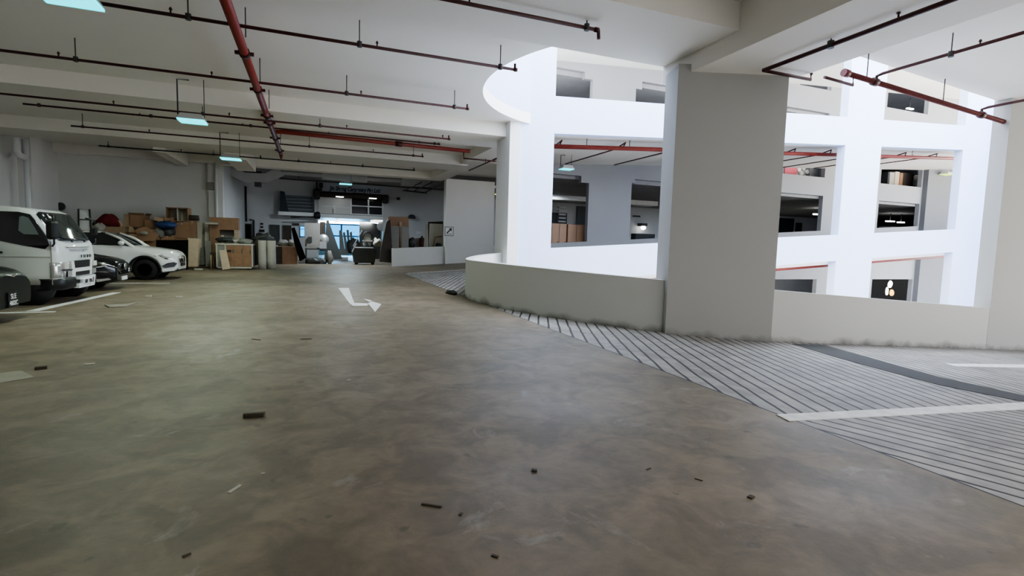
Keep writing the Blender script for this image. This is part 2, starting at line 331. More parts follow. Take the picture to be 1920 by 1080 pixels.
# ---- far facade: bands and columns, rising to the right
fx0, fx1 = 6.6, 33.4
b1b = lambda x: 5.42+.0655*(x-7.95); b1t = lambda x: 6.70+.063*(x-8); b2t = lambda x: 1.40+.064*(x-7.93); b2b = lambda x: .86+.066*(x-18.3)
cols = [(6.6, 7.95), (14.6, 16.9), (22.53, 24.95), (31.15, 33.4)]
fa = MB(); T = .38
lvl = 5.4
def band(lo, hi, x0, x1): fa.prism([(x0, lo(x0)), (x1, lo(x1)), (x1, hi(x1)), (x0, hi(x0))], YF, YF+T)
xs = sorted({c for ab in cols for c in ab})
for i in range(len(xs)-1):
    band(b1b, b1t, xs[i], xs[i+1]); band(b2b, b2t, xs[i], xs[i+1])
for c0, c1 in cols:
    band(lambda x: -5.1, b2b, c0, c1); band(b2t, b1b, c0, c1); band(b1t, lambda x: b1t(x)+4.4, c0, c1)
band(lambda x: -5.1, lambda x: -3.2+.066*(x-8), 7.95, 14.6); band(lambda x: -5.1, lambda x: -3.2+.066*(x-8), 16.9, 22.53); band(lambda x: -5.1, lambda x: -3.2+.066*(x-8), 24.95, 31.15)
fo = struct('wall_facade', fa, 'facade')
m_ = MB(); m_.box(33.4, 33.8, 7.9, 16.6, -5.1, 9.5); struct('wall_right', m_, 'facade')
# lane behind the facade: ceilings / floors of the ramp levels
lc = lambda x: 5.62+.0655*(x-7.95)
g = MB(); g.slab([(7.0, YF+T, lc(7)), (60, YF+T, lc(60)), (60, 25.4, lc(60)), (7.0, 25.4, lc(7))], 0, .28); struct('ceiling_lane', g, 'ceil')
g = MB(); g.slab([(7.0, YF+T, lc(7)), (60, YF+T, lc(60)), (60, 25.4, lc(60)), (7.0, 25.4, lc(7))], 5.4, 5.6); struct('ceiling_upper_lane', g, 'ceil')
# ---- lane wall with stepped openings (y = 25.4)
YW = 25.4
lw = MB()
def lane_wall(x0, x1, lo, hi):
    lo_ = lo if callable(lo) else (lambda x, v=lo: v); hi_ = hi if callable(hi) else (lambda x, v=hi: v)
    lw.prism([(x0, lo_(x0)), (x1, lo_(x1)), (x1, hi_(x1)), (x0, hi_(x0))], YW, YW+.3)
sill = lambda x: far_z(x)+1.08
for dz in (0, 5.55):
    s_ = lambda x, d=dz: sill(x)+d
    top = 5.4 if dz == 0 else 11.0
    base = -5. if dz == 0 else 5.4
    t2 = lambda x, d=dz: lc(x)+d+.1
    if dz == 0:
        lane_wall(9.5, 9.9, base, t2)
        for x0, x1 in ((9.9, 14.4), (14.4, 17.2), (17.2, 24), (24, 28)): pass
        lane_wall(9.9, 14.4, 0.0, s_)
        lane_wall(14.4, 17.2, 0., t2); lane_wall(17.2, 24, 0.0, s_); lane_wall(24, 28, 0.0, t2)
        lane_wall(9.9, 13.9, 5.38, t2); lane_wall(13.9, 14.4, 5.02, t2); lane_wall(17.2, 17.42, 5.22, t2); lane_wall(17.42, 24, 5.44, t2)
        lane_wall(28, 32.7, .0, s_); lane_wall(28, 32.7, 5.38, 6.62); lane_wall(32.7, 38.4, -5, t2)
        lane_wall(38.4, 43.0, .0, s_); lane_wall(38.4, 43.0, 5.38, 6.62); lane_wall(43.0, 60, -5, t2)
        lane_wall(28, 32.7, -.35, 0.0); lane_wall(38.4, 43.0, -.35, 0.0)
    else:
        lo1 = lambda x: lc(x)+.1
        lane_wall(9.5, 13.9, 10.95, t2); lane_wall(13.9, 14.4, 10.6, t2); lane_wall(14.4, 17.2, lo1, t2); lane_wall(17.2, 17.6, 10.5, t2); lane_wall(17.6, 24, 10.95, t2)
        lane_wall(24, 28, lo1, t2); lane_wall(28, 32.7, 10.9, 12.4); lane_wall(32.7, 38.4, lo1, t2); lane_wall(38.4, 43, 10.9, 12.0); lane_wall(43, 60, lo1, t2)
        lane_wall(9.5, 14.4, lo1, lambda x: s_(x)-.05); lane_wall(17.2, 24, lo1, lambda x: s_(x)-.05)
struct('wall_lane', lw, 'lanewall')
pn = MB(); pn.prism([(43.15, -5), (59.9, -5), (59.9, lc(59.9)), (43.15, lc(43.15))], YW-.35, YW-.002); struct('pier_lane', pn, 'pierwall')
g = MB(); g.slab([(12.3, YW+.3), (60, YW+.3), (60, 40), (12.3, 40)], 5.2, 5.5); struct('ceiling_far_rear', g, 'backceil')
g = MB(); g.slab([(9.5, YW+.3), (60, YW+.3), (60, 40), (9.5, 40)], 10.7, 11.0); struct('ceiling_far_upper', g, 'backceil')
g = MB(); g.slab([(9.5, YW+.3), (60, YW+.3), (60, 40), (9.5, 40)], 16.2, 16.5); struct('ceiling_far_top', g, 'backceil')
# courtyard side wall at the far left of the lane (grey return of the first column)
g = MB(); g.box(6.25, 6.62, YF-.1, YF+1.2, 0, ZS); struct('pillar_return', g, 'wall')
w = MB(); w.box(9.2, 9.5, 25.7, 40, 6.0, 16.5); struct('added_wall_upper_end', w, 'backwall')  # added to stop sky light leaking into the upper rear rooms
w = MB(); w.box(60, 60.3, 16.6, 40.3, -6, 18); struct('wall_lane_end', w, 'lanewall')
w = MB(); w.box(-12, 34, -5.3, -5, 0, 5.7); struct('added_wall_behind', w, 'wall')  # unseen wall, added to cut the sky light from behind the camera
# upper storey ring round the end of the courtyard
up = MB(); secs = []
for x, y in arc(VR+.0, 1.0*PI-.45*PI+.0, PI-.0)[::-1][:0] or arc(VR, PI+.75, A_END, 30):
    d = Vector((x-VC[0], y-VC[1])).normalized()*.25
    secs.append([(x, y, ZS+.35), (x, y, 9.2), (x+d.x, y+d.y, 9.2), (x+d.x, y+d.y, ZS+.35)])
up.loft(secs, smooth=False); struct('wall_upper_ring', up, 'facade')
# ================================================================= light
wd = bpy.data.worlds.new('sky'); bpy.context.scene.world = wd; wd.use_nodes = True
n = wd.node_tree.nodes; l = wd.node_tree.links; bg = n['Background']
tc = n.new('ShaderNodeTexCoord'); sp = n.new('ShaderNodeSeparateXYZ'); l.new(tc.outputs['Generated'], sp.inputs[0])
rp_ = n.new('ShaderNodeValToRGB'); e = rp_.color_ramp.elements; e[0].position = .47; e[0].color = (1.15, 1.10, 1.0, 1); e[1].position = .53; e[1].color = (.60, .66, .76, 1)
mr = n.new('ShaderNodeMapRange'); mr.inputs['From Min'].default_value = -1; l.new(sp.outputs[2], mr.inputs['Value']); l.new(mr.outputs[0], rp_.inputs['Fac'])
l.new(rp_.outputs['Color'], bg.inputs['Color']); bg.inputs['Strength'].default_value = 6.0
sc = bpy.context.scene
sc.view_settings.view_transform = 'AgX'; sc.view_settings.look = 'AgX - Medium High Contrast'; sc.view_settings.exposure = 0.92
def area(name, loc, sx, sy, power, col, rot=(0, 0, 0)):
    d = bpy.data.lights.new(name, 'AREA'); d.shape = 'RECTANGLE'; d.size = sx; d.size_y = sy; d.energy = power; d.color = col
    o = bpy.data.objects.new(name, d); C.objects.link(o); o.location = loc; o.rotation_euler = rot; return o
area('added_fill_behind_camera', (5.0, -1.5, 5.4), 2.4, 1.2, 130, (1, .98, .95))  # unseen lamp, added to brighten the floor near the camera

for x_ in (31.0, 41.0): area('added_far_room_fill', (x_, 33.5, 5.1), 1.5, .4, 90, (.75, .88, 1.0))  # lamps added to lift the dark rooms behind the right openings
area('added_far_room_fill', (16.0, 33.5, 5.1), 1.5, .4, 60, (.85, .92, 1.0))  # one more added fill, for the room behind the left opening
sc.cycles.max_bounces = 8; sc.cycles.caustics_reflective = False; sc.cycles.caustics_refractive = False
# ================================================================= ceiling services
G_BR = 'sprinkler branch pipes under the ceiling'
def rods_heads(t, line, z_c, rods, heads, r, m):
    """hanger rods up to the ceiling and little upright sprinkler heads, each its own part"""
    for q in rods:
        p = Vector(q); zc = z_c(p) if callable(z_c) else z_c
        MB().tube([p, (p.x, p.y, zc)], .011, 6).tube([(p.x, p.y, p.z-r-.012), (p.x, p.y, p.z+r+.03)], r+.016, 8).build('hanger_rod', 'conduit', t)
    for q in heads:
        p = Vector(q)
        h = MB().tube([p, p+Vector((0, 0, r+.05))], .014, 6).tube([p+Vector((0, 0, r+.05)), p+Vector((0, 0, r+.09))], [.03, .012], 8)
        h.build('sprinkler_head', m, t)
def lateral(label, a, b, z, r, m, rods=(), heads=(), zc=ZS, end='up', group=G_BR, y=None):
    """branch pipe through two photo pixels at height z"""
    p = P(*a, z=z); q = P(*b, z=z)
    yy = y if y is not None else (p.y+q.y)/2
    p = P(*a, y=yy); q = P(*b, y=yy); p.z = q.z = z
    t = thing('sprinkler_pipe', label, 'pipe', p, group)
    MB().tube([p, q], r, 10).tube([q-Vector((.05, 0, 0)), q+Vector((.02, 0, 0))], r*1.35, 10).build('pipe_run', m, t)
    if end == 'up': MB().tube([q-Vector((.03, 0, 0)), q+Vector((-.03, 0, .12))], r*.9, 8).build('pipe_elbow', m, t)
    if end == 'down': MB().tube([q, q+Vector((.02, 0, 0)), q+Vector((.03, 0, -.14))], r*.95, 8).build('pipe_elbow', m, t)
    f = lambda px_: Vector((P(px_, a[1]+(b[1]-a[1])*(px_-a[0])/(b[0]-a[0]), y=yy).x, yy, z))
    rods_heads(t, None, zc, [f(x) for x in rods], [f(x) for x in heads], r, m)
    return t
lateral('dark red sprinkler pipe nearest the camera, ending in a bent tip before the beam junction', (560, -62), (1120, 60), 5.08, .03, 'darkred', [700, 1100], [880], zc=5.2, end='down')
lateral('long dark red sprinkler pipe crossing behind the lit lamp at the top left corner', (178, 6), (968, 130), 5.2, .03, 'darkred', [353, 674, 938], [320, 707])
lateral('long dark red sprinkler pipe meeting the left picture edge below the top lamp', (-40, 92), (878, 202), 5.2, .03, 'darkred', [142, 650, 852], [110, 397, 677])
lateral('thin red sprinkler pipe running right under the middle ceiling beam', (-20, 172), (843, 262), 4.98, .027, 'darkred', [380, 600], [213, 430, 650, 830], zc=5.2)
lateral('black sprinkler pipe just beyond the middle beam, left of the second lamp', (43, 194), (824, 271), 5.2, .027, 'darkred', [73, 283, 470, 815], [262, 455])
lateral('black sprinkler pipe passing above the third lamp, starting over the left wall', (133, 236), (793, 294), 5.2, .027, 'darkred', [155, 580, 775], [280, 700], y=22.5)
lateral('rearmost black sprinkler pipe, starting over the left wall panel', (185, 273), (490, 297), 5.0, .027, 'black', [203, 400], [340], zc=5.2, end='up')
lateral('black sprinkler pipe stepping on behind the rear beam towards the shop', (490, 292), (777, 315), 5.15, .027, 'black', [560, 680], [620], zc=ZS, y=26.6)
# main red pipe running away from the camera
p0 = P(424, -140, z=5.17); xm = P(424, 0, z=5.17).x
t = thing('main_sprinkler_pipe', 'thick red main pipe running away from the camera under the ceiling', 'pipe', (xm, 5.0, 5.17))
MB().tube([(xm, 4.0, 5.13), (xm, 24.4, 5.13)], .085, 14).build('pipe_run', 'red', t)
MB().tube([(xm, 24.35, 5.13), (xm, 24.6, 5.10), (xm, 24.8, 4.98)], [.085, .075, .05], 12).build('pipe_elbow', 'red', t)
for y in (6.2, 11.7, 14.35, 17.2, 18.2, 20.8, 23.6):
    MB().tube([(xm, y-.09, 5.13), (xm, y+.09, 5.13)], .105, 12).box(xm-.17, xm+.17, y-.03, y+.03, 5.09, 5.15).build('coupling', 'darkred', t)
for y in (10.8, 13.6, 16.3, 22.0):
    MB().tube([(xm+.12, y, 5.13), (xm+.12, y, ZS)], .011, 6).build('hanger_rod', 'conduit', t)
t = thing('feeder_pipe', 'thick red pipe branching right from the red main towards the white column', 'pipe', (xm, 20.25, 5.2))
MB().tube([(xm, 20.3, 5.13), (xm+.05, 20.25, 5.24), (xm+.3, 20.25, 5.26), (5.95, 20.25, 5.2)], .075, 12).build('pipe_run', 'red', t)
MB().tube([(3.0, 20.25, 5.225), (3.25, 20.25, 5.222)], .10, 12).build('coupling', 'darkred', t)
MB().tube([(5.7, 20.25, 5.2), (5.7, 20.25, 4.9), (7.05, 20.25, 4.9)], .03, 8).build('drop_pipe', 'darkred', t)
for x in (.6, 3.9): MB().tube([(x, 20.25, 5.24), (x, 20.25, ZS)], .012, 6).build('hanger_rod', 'conduit', t)
a = P(880.5, 321.5, z=5.0); q = P(947, 292, z=5.0); xx = (a.x+q.x)/2
t = thing('sprinkler_pipe', 'short black sprinkler pipe under the side beam above the arrow sign panel', 'pipe', (xx, q.y, 5.0), G_BR)
MB().tube([(xx, q.y-.4, 5.05), (xx, a.y, 5.05)], .03, 8).build('pipe_run', 'darkred', t)
MB().tube([(xx, (a.y+q.y)/2, 5.05), (xx, (a.y+q.y)/2, 5.25)], .015, 6).build('sprinkler_head', 'darkred', t)
# right hand pipes
z = 4.76; a = P(1431, 132, z=z); xx = a.x; yy = a.y
t = thing('sprinkler_pipe', 'dark red pipe slung under the deep beam right of the pillar top', 'pipe', (xx, yy, z), G_BR)
MB().tube([(xx, 1.0, z), (xx, yy, z)], .035, 10).build('pipe_run', 'darkred', t)
e1 = P(1515, 151, z=z-.0); MB().tube([(xx, yy, z), (e1.x, yy, z), (e1.x+.01, yy, z+.12)], .03, 8).build('pipe_elbow', 'darkred', t)
rods_heads(t, None, 4.86, [(xx, 3.2, z), (xx, 6.0, z)], [(xx, 5.0, z)], .035, 'darkred')
y0 = 7.72; a = P(1583, 136, y=y0); c = P(1920, 240, y=y0); sl = (c.z-a.z)/(c.x-a.x)
ln = lambda x: Vector((x, y0, a.z+sl*(x-a.x)))
t = thing('main_sprinkler_pipe', 'thick dark red main pipe sloping down to the right edge along the ceiling rim', 'pipe', a)
MB().tube([ln(a.x), ln(26)], .055, 12).build('pipe_run', 'mainred', t)
MB().tube([ln(a.x-.02), ln(a.x+.12)], .078, 12).build('end_cap', 'mainred', t)
g1 = P(1540, 135, y=y0); g2 = P(1600, 154, y=y0)
MB().tube([ln(a.x+.28), ln(a.x+.28)-Vector((0, 0, .2)), (g1.x+.1, y0, ln(a.x).z-.17)], .03, 8).build('pipe_elbow', 'darkred', t)
for px_ in (1640, 1840, 1903):
    w_ = P(px_, 136+(px_-1583)*.3086, y=y0).x
    MB().tube([ln(w_-.07), ln(w_+.07)], .082, 12).build('coupling', 'darkred', t)
for px_ in (1625, 1768):
    w_ = P(px_, 136+(px_-1583)*.3086, y=y0).x; q = ln(w_)
    MB().tube([q, (q.x, q.y, zr(q.x)+.02)], .012, 6).build('hanger_rod', 'conduit', t)
for lab, px_, far_ in (('dark red branch pipe rising off the sloping main nearest the beam, at the upper right', 1643, (1920, 64)), ('dark red branch pipe leaving the sloping main close to the right picture edge', 1840, (1920, 187))):
    s0 = ln(P(px_, 136+(px_-1583)*.3086, y=y0).x); zz = s0.z+.13
    t = thing('sprinkler_pipe', lab, 'pipe', s0, G_BR)
    MB().tube([s0, (s0.x, s0.y, zz), (s0.x, s0.y-.12, zz+.02), (s0.x, .5, zz+.02)], .032, 10).build('pipe_run', 'darkred', t)
    rods_heads(t, None, lambda p: zr(p.x)+.02, [(s0.x, 6.35, zz), (s0.x, 3.4, zz)], [(s0.x, 5.9, zz)], .032, 'darkred')
# far lane pipes (seen through the facade openings), rising with the ramp; one main per storey
def far_main(label, dz, yv, pxs, branches, m='red'):
    ax = 8.2; bx = 50.; zf = lambda x: 5.42+.0655*(x-7.95)+dz-.14
    t = thing('main_sprinkler_pipe', label, 'pipe', (ax, yv, zf(ax)))
    MB().tube([(ax, yv, zf(ax)), (bx, yv, zf(bx))], .085, 10).build('pipe_run', m, t)
    for x in branches:
        MB().tube([(x, yv, zf(x)+.05), (x+.1, yv, zf(x)+.24), (x+.1, yv+.8, zf(x)+.10), (x+.1, yv+5.4, zf(x)+.10)], .03, 6).build('branch_pipe', 'darkred', t)
    for x in (10.2, 12.2, 20., 26.8, 30.):
        MB().tube([(x, yv, zf(x)), (x, yv, lc(x)+dz+.02)], .014, 6).build('hanger_rod', 'conduit', t)
far_main('red sprinkler main along the far ramp, seen through the middle row of facade openings', 0, 18.3, None, (9.0, 11.9, 14.8, 19.2, 21.4, 23.8, 26.6, 29.4, 32.))
far_main('red sprinkler main on the storey below, seen through the bottom row of facade openings', -5.47, 18.3, None, (21.4, 28.0, 31.2))
g = MB(); g.slab([(7.0, YF+T, lc(7)), (60, YF+T, lc(60)), (60, 25.4, lc(60)), (7.0, 25.4, lc(7))], -5.62, -5.45); struct('ceiling_lower_lane', g, 'ceil')
# ---- lamps
G_L = 'hanging batten lamps of the hall'
def lamp(label, px_, z, sx=.62, sy=.5, m='lampcyan', conduit=True, zc=ZS, power=0, col=(.8, 1, .9), group=G_L):
    p = P(*px_, z=z)
    t = thing('ceiling_lamp', label, 'lamp', p, group)
    x, y = p.x, p.y
    MB().hexa([(x-sx/2, y-sy/2, z+.005), (x+sx/2, y-sy/2, z+.005), (x+sx/2, y+sy/2, z+.005), (x-sx/2, y+sy/2, z+.005)],
              [(x-sx*.36, y-sy*.36, z+.16), (x+sx*.36, y-sy*.36, z+.16), (x+sx*.36, y+sy*.36, z+.16), (x-sx*.36, y+sy*.36, z+.16)]).build('housing', 'housing', t, bevel=.01)
    MB().box(x-sx/2+.02, x+sx/2-.02, y-sy/2+.02, y+sy/2-.02, z-.03, z+.004).build('diffuser', m, t)
    MB().tube([(x+sx*.42, y, z+.1), (x+sx*.42, y, zc)], .010, 6).build('hanger_rod', 'conduit', t)
    if conduit:
        MB().tube([(x-sx*.5, y, z+.12), (x-sx*.5, y, zc-.06), (x-sx*.1, y+.05, zc-.04)], .018, 6).build('conduit', 'conduit', t)
    if power: area('lamp_light', (x, y, z-.04), sx*.9, sy*.9, power, col)
    return p
lamp('lit cyan lamp hanging at the top left corner of the picture', (128, -4), 4.95, .75, .6, power=LP, col=LC)
lamp('lit cyan lamp hanging under the middle beam, with an angled black conduit above', (361, 227), 4.55, .66, .6, power=LP, col=LC)
lamp('lit cyan lamp hanging near the end of the left wall panel', (433, 298), 4.6, .74, .6, power=LP, col=LC)
lamp('small lit cyan lamp hanging in front of the shop sign', (648, 345), 4.9, .75, .6, zc=ZS, conduit=False, power=190, col=(.85, .95, 1))
lamp('lit yellow green lamp glimpsed in the gap right of the arrow sign panel', (937, 364), 4.9, .7, .6, m='lampyellow', zc=ZS, conduit=False)
lamp('lit cyan lamp hanging in the far ramp, seen past the tall white column', (1062, 317), 5.12, .62, .5, zc=5.8, conduit=True)
pz = P(1776, 327, y=24.6)
lamp('lit rainbow tinted lamp in the far ramp, seen through the right middle opening', (1776, 327), pz.z, .9, .6, m='lampyellow', zc=pz.z+1.2, conduit=False)
# ---- ducts over the rear hall
def rect_duct(mb, pts, w, h):
    secs = []
    for i, p in enumerate(pts):
        p = Vector(p); d = (Vector(pts[min(i+1, len(pts)-1)])-Vector(pts[max(i-1, 0)])).normalized()
        up = Vector((0, 1, 0)); s = d.cross(up).normalized()
        secs.append([p-s*h/2-up*w/2, p+s*h/2-up*w/2, p+s*h/2+up*w/2, p-s*h/2+up*w/2])
    return mb.loft(secs, smooth=False)
yd = 34.0; D = lambda px_, py_: P(px_, py_, y=yd)
t = thing('air_duct', 'grey square duct with two bends in the dark ceiling left of the shop', 'duct', D(430, 325))
rect_duct(MB(), [D(428, 318), D(446, 327), D(460, 333), D(500, 335), D(527, 321)], .7, .52).build('duct_run', 'duct', t)
MB().tube([D(436, 306)+Vector((0, -.45, 0)), D(460, 323)+Vector((0, -.45, 0)), D(492, 325)+Vector((0, -.45, 0))], .05, 8).build('black_hose', 'black', t)
fd = D(421, 322); MB().lathe([(.30, -.25), (.36, -.1), (.36, .1), (.25, .25)], fd, 'X', 18).build('fan_housing', 'darkgrey', t)
MB().box(D(478, 346).x, D(490, 346).x, yd-.3, yd+.3, D(478, 350).z, D(478, 341).z).build('outlet_grille', 'darkgrey', t)
t = thing('air_duct', 'long straight grey duct crossing the dark ceiling above the shop sign', 'duct', D(530, 325))
yd = 34.2
rect_duct(MB(), [D(528, 325), D(608, 330)], .5, .14).build('duct_run', 'duct', t)
rect_duct(MB(), [D(604, 330), D(688, 337)], .7, .36).build('duct_box', 'duct', t)
rect_duct(MB(), [D(686, 336), D(755, 340)], .5, .14).build('duct_run', 'duct', t)
rect_duct(MB(), [D(752, 342), D(806, 344)], .7, .42).build('duct_box', 'duct', t)
yd = 37.0
t = thing('cable_tray', 'dark ladder tray hung under the rear ceiling at right above the board stack', 'tray', D(780, 352))
for (a_, b_) in (((756, 358), (790, 342)), ((776, 358), (810, 342)), ((795, 362), (830, 344))):
    q1 = P(*a_, z=5.15); q2 = P(*b_, z=5.2); MB().tube([q1, q2], .05, 4).build('tray_rail', 'darkgrey', t)
MB().tube([P(757, 357, z=5.15), P(800, 362, z=5.15)], .05, 4).tube([P(770, 350, z=5.18), P(812, 354, z=5.18)], .05, 4).build('tray_rung', 'darkgrey', t)
t = thing('conduit_run', 'thin dark conduit hung straight across in front of the shop sign', 'pipe', P(520, 331, y=36))
MB().tube([P(520, 333, y=36), P(552, 337, y=36), P(700, 347, y=36), P(832, 356, y=36)], .035, 6).build('conduit_line', 'conduit', t)
for px_ in (560, 640, 760):
    q = P(px_, 333+(px_-520)*.074, y=36); MB().tube([q, (q.x, q.y, ZS)], .02, 6).build('hanger_rod', 'conduit', t)
# square branch ducts running back to the wall
t = solo('branch_duct', MB().box(P(263, 270, y=24.3).x, P(288, 270, y=24.3).x, 26.0, 30.35, 5.0, 5.64), 'ceil', 'pale square duct reaching the left wall panel high above the boxes', 'duct')
q0 = P(423, 292, y=26.4); q1 = P(463, 292, y=26.4)
solo('branch_duct', MB().box(q0.x, q1.x, 26.0, 30.35, 4.95, 5.64), 'ceil', 'pale square duct running back behind the third lamp', 'duct')
# wall pipes and boxes on the left
t = thing('rain_pipe', 'white U-bend rain pipe high on the left wall', 'pipe', P(30, 228, x=-10.6))
q = P(28, 214, x=-10.6); r_ = P(45, 226, x=-10.6); q.z = min(q.z, 5.1); r_.z = min(r_.z, 4.95)
MB().tube([q, q-Vector((0, 0, .5)), q+Vector((0, .12, -.62)), r_+Vector((0, -.12, -.5)), r_+Vector((0, 0, -.4)), r_+Vector((0, 0, .2))], .11, 12).build('u_bend', 'trim', t)
MB().tube([(r_.x, r_.y, 0), (r_.x, r_.y, r_.z-.3)], .09, 12).build('down_pipe', 'trim', t)
solo('junction_box', MB().box(P(388, 348, y=30.5).x, P(402, 348, y=30.5).x, 30.42, 30.55, P(395, 356, y=30.5).z, P(395, 342, y=30.5).z), 'greyboard', 'small grey box on the column at the end of the left wall panel', 'box', bevel=.01)
q = P(405, 330, y=30.5); solo('drain_pipe', MB().tube([(q.x, 30.44, 0), (q.x, 30.44, 5.3)], .07, 10), 'trim', 'white drain pipe down the column at the end of the wall panel', 'pipe')
solo('wall_speaker', MB().lathe([(.16, 0), (.2, .08), (.12, .2)], P(112, 387, y=30.7), 'Y', 14), 'darkgrey', 'round dark fitting on the left wall above the truck', 'fitting')
q = P(455, 335, y=39.6); solo('vertical_conduit', MB().tube([(q.x+.15, 39.8, 2.6), (q.x+.15, 39.8, 5.0)], .06, 8), 'black', 'black vertical conduit on the back wall under the bent duct', 'pipe')
# ================================================================= vehicles (all face the lane, +x)
def wheel(parent, x, y, r, w, side, rim='alloy', n=5, name='wheel', world=True):
    """tyre with a spoked rim as its sub-part; side -1 = towards the camera"""
    ty = MB().lathe([(r*.55, -w/2), (r*.93, -w/2), (r, -w*.36), (r, w*.36), (r*.93, w/2), (r*.55, w/2)], (x, y, r), 'Y', 28).build(name, 'rubber', parent)
    rm = MB(); o = y+side*w*.46
    rm.lathe([(r*.66, -.02), (r*.66, .02), (r*.58, .02), (r*.58, -.02)], (x, o, r), 'Y', 28)
    rm.lathe([(.001, -.02), (r*.16, -.02), (r*.16, .03), (.001, .03)], (x, o, r), 'Y', 12)
    for k in range(n):
        a = 2*PI*k/n
        rm.box(x-.03, x+.03, o-.015, o+.02, r+r*.1, r+r*.62)
        for i in range(8):
            v = Vector(rm.v[-8+i])-Vector((x, 0, r)); c_, s_ = math.cos(a), math.sin(a)
            rm.v[-8+i] = (x+v.x*c_-v.z*s_, v.y, r+v.x*s_+v.z*c_)
    rm.build('rim', rim, ty)
    return ty
def interp(tab, x):
    if x <= tab[0][0]: return tab[0][1]
    for (a, b), (c, d) in zip(tab, tab[1:]):
        if x <= c:
            t = (x-a)/(c-a); t = t*t*(3-2*t) if False else t
            return b+(d-b)*t
    return tab[-1][1]
def car(label, cat, nose, paint, S, name='car'):
    """nose: world x,y of the front centre.  local x runs backwards from the nose"""
    nx, ny = nose; W = S['w']/2; L = S['l']
    t = thing(name, label, cat, (nx, ny, 0))
    wb0, wb1 = S['axle']; wr = S['wr']; ar = wr+S.get('gap', .055)
    sill = S['sill']
    def zb(x):
        z = sill+ (.0 if x > .35 else (.35-x)*S.get('chin', .12)) + (.0 if x < L-.4 else (x-L+.4)*.35)
        for w_ in (wb0, wb1):
            d = abs(x-w_)
            if d < ar: z = max(z, wr+math.sqrt(ar*ar-d*d))
        return z
    def hw(x):
        f = 1.
        if x < S['nr']: f = 1-S['nt']*(1-x/S['nr'])**2.2
        if x > L-.45: f = 1-.2*((x-L+.45)/.45)**2
        return W*f
    top = S['top']; belt = S['belt']
    xs_ = sorted(set([round(i*.05, 3) for i in range(int(L/.05)+1)]+[L]))
    secs = []
    for x in xs_:
        w_ = hw(x); zt = interp(top, x); zbv = min(zb(x), zt-.12); bl = min(interp(belt, x), zt-.02)
        mid = zbv+(bl-zbv)*.55
        half = [(w_*.93, zbv), (w_*.985, zbv+(mid-zbv)*.45), (w_, mid), (w_*.985, bl-(bl-mid)*.3), (w_*.93, bl), (w_*.80, bl+(zt-bl)*.62), (w_*.55, bl+(zt-bl)*.93), (w_*.25, zt)]
        secs.append([(nx-x, ny-a, b_) for a, b_ in half]+[(nx-x, ny+a, b_) for a, b_ in reversed(half)])
    body = MB().loft(secs).build('body', paint, t)
    # underside and wheel wells
    ub = MB(); ub.box(nx-L+.25, nx-.25, ny-W*.72, ny+W*.72, sill-.02, sill+.35).build('underbody', 'black', t)
    # cabin
    cx0, cx1, cx2, cx3 = S['cabin']      # windscreen foot, windscreen head, rear roof end, rear glass foot
    zr_ = S['roof']; gl = MB(); gs = []
    def ring(x, z, w_): return (nx-x, ny-w_, z), (nx-x, ny+w_, z)
    wt = W*.66; wbm = W*.90
    zbelt = lambda x: interp(belt, x)-.01
    bot = [ring(cx0, zbelt(cx0)+.0, wbm*.96), ring(cx1, zbelt(cx1), wbm), ring(cx2, zbelt(cx2), wbm), ring(cx3, zbelt(cx3), wbm*.92)]
    topp = [ring(cx1-.02, zr_-.05, wt*1.02), ring(cx1+.35, zr_, wt*1.04), ring(cx2-.3, zr_-.02, wt*1.03), ring(cx2, zr_-.06, wt)]
    # side windows
    for s_, lab in ((0, 'near'), (1, 'far')):
        sg = MB(); xsn = [cx0+.06, cx1+.05, (cx1+cx2)/2+.1, cx2-.05, cx3-.15]
        lo_ = [(nx-x, bot[0][s_][1] if False else ny+(-1 if s_ == 0 else 1)*wbm*(.965 if i in (0, 4) else .995), interp(belt, x)+.015) for i, x in enumerate(xsn)]
        hz = [interp(belt, xsn[0])+.05, zr_-.09, zr_-.075, zr_-.10, interp(belt, xsn[4])+.06]
        hi_ = [(nx-x, ny+(-1 if s_ == 0 else 1)*((wbm+(wt*1.07-wbm)*(hz[i]-interp(belt, x))/(zr_-interp(belt, x)))), hz[i]) for i, x in enumerate(xsn)]
        n_ = len(xsn)
        sg.add(lo_+hi_, [(i, i+1, i+1+n_, i+n_) for i in range(n_-1)])
        so = sg.build('side_window', 'glassdark', t)
        md = so.modifiers.new('thick', 'SOLIDIFY'); md.thickness = .012; md.offset = 0
        # pillar strip in the door line
        xm_ = (cx1+cx2)/2+.02
        sgn = -1 if s_ == 0 else 1
        MB().tube([(nx-xm_, ny+sgn*wbm*1.0, interp(belt, xm_)), (nx-xm_, ny+sgn*wt*1.085, zr_-.07)], .028, 6).build('door_pillar', 'black', t)
    # windscreen, rear window
    ws = MB(); nseg = 8; rows = []
    for j in range(5):
        u = j/4; x = cx0+(cx1-cx0)*u; z_ = interp(belt, cx0)+.03+(zr_-.06-interp(belt, cx0)-.03)*(u**.88); w_ = wbm*.93+(wt*.97-wbm*.93)*u
        rows.append([(nx-x+(-.16*(k/nseg*2-1)**2), ny+w_*(k/nseg*2-1), z_) for k in range(nseg+1)])
    ws.loft(rows, closed=False); o_ = ws.build('windscreen', 'glassgrey', t); md = o_.modifiers.new('thick', 'SOLIDIFY'); md.thickness = .012
    rw = MB(); rw.add([(nx-cx3+.05, ny-wbm*.85, interp(belt, cx3)+.02), (nx-cx3+.05, ny+wbm*.85, interp(belt, cx3)+.02), (nx-cx2, ny+wt*.95, zr_-.08), (nx-cx2, ny-wt*.95, zr_-.08)], [(0, 1, 2, 3)]); o_ = rw.build('rear_window', 'glassdark', t); o_.modifiers.new('thick', 'SOLIDIFY').thickness = .012
    # roof skin with pillars
    rf = MB(); rr_ = []
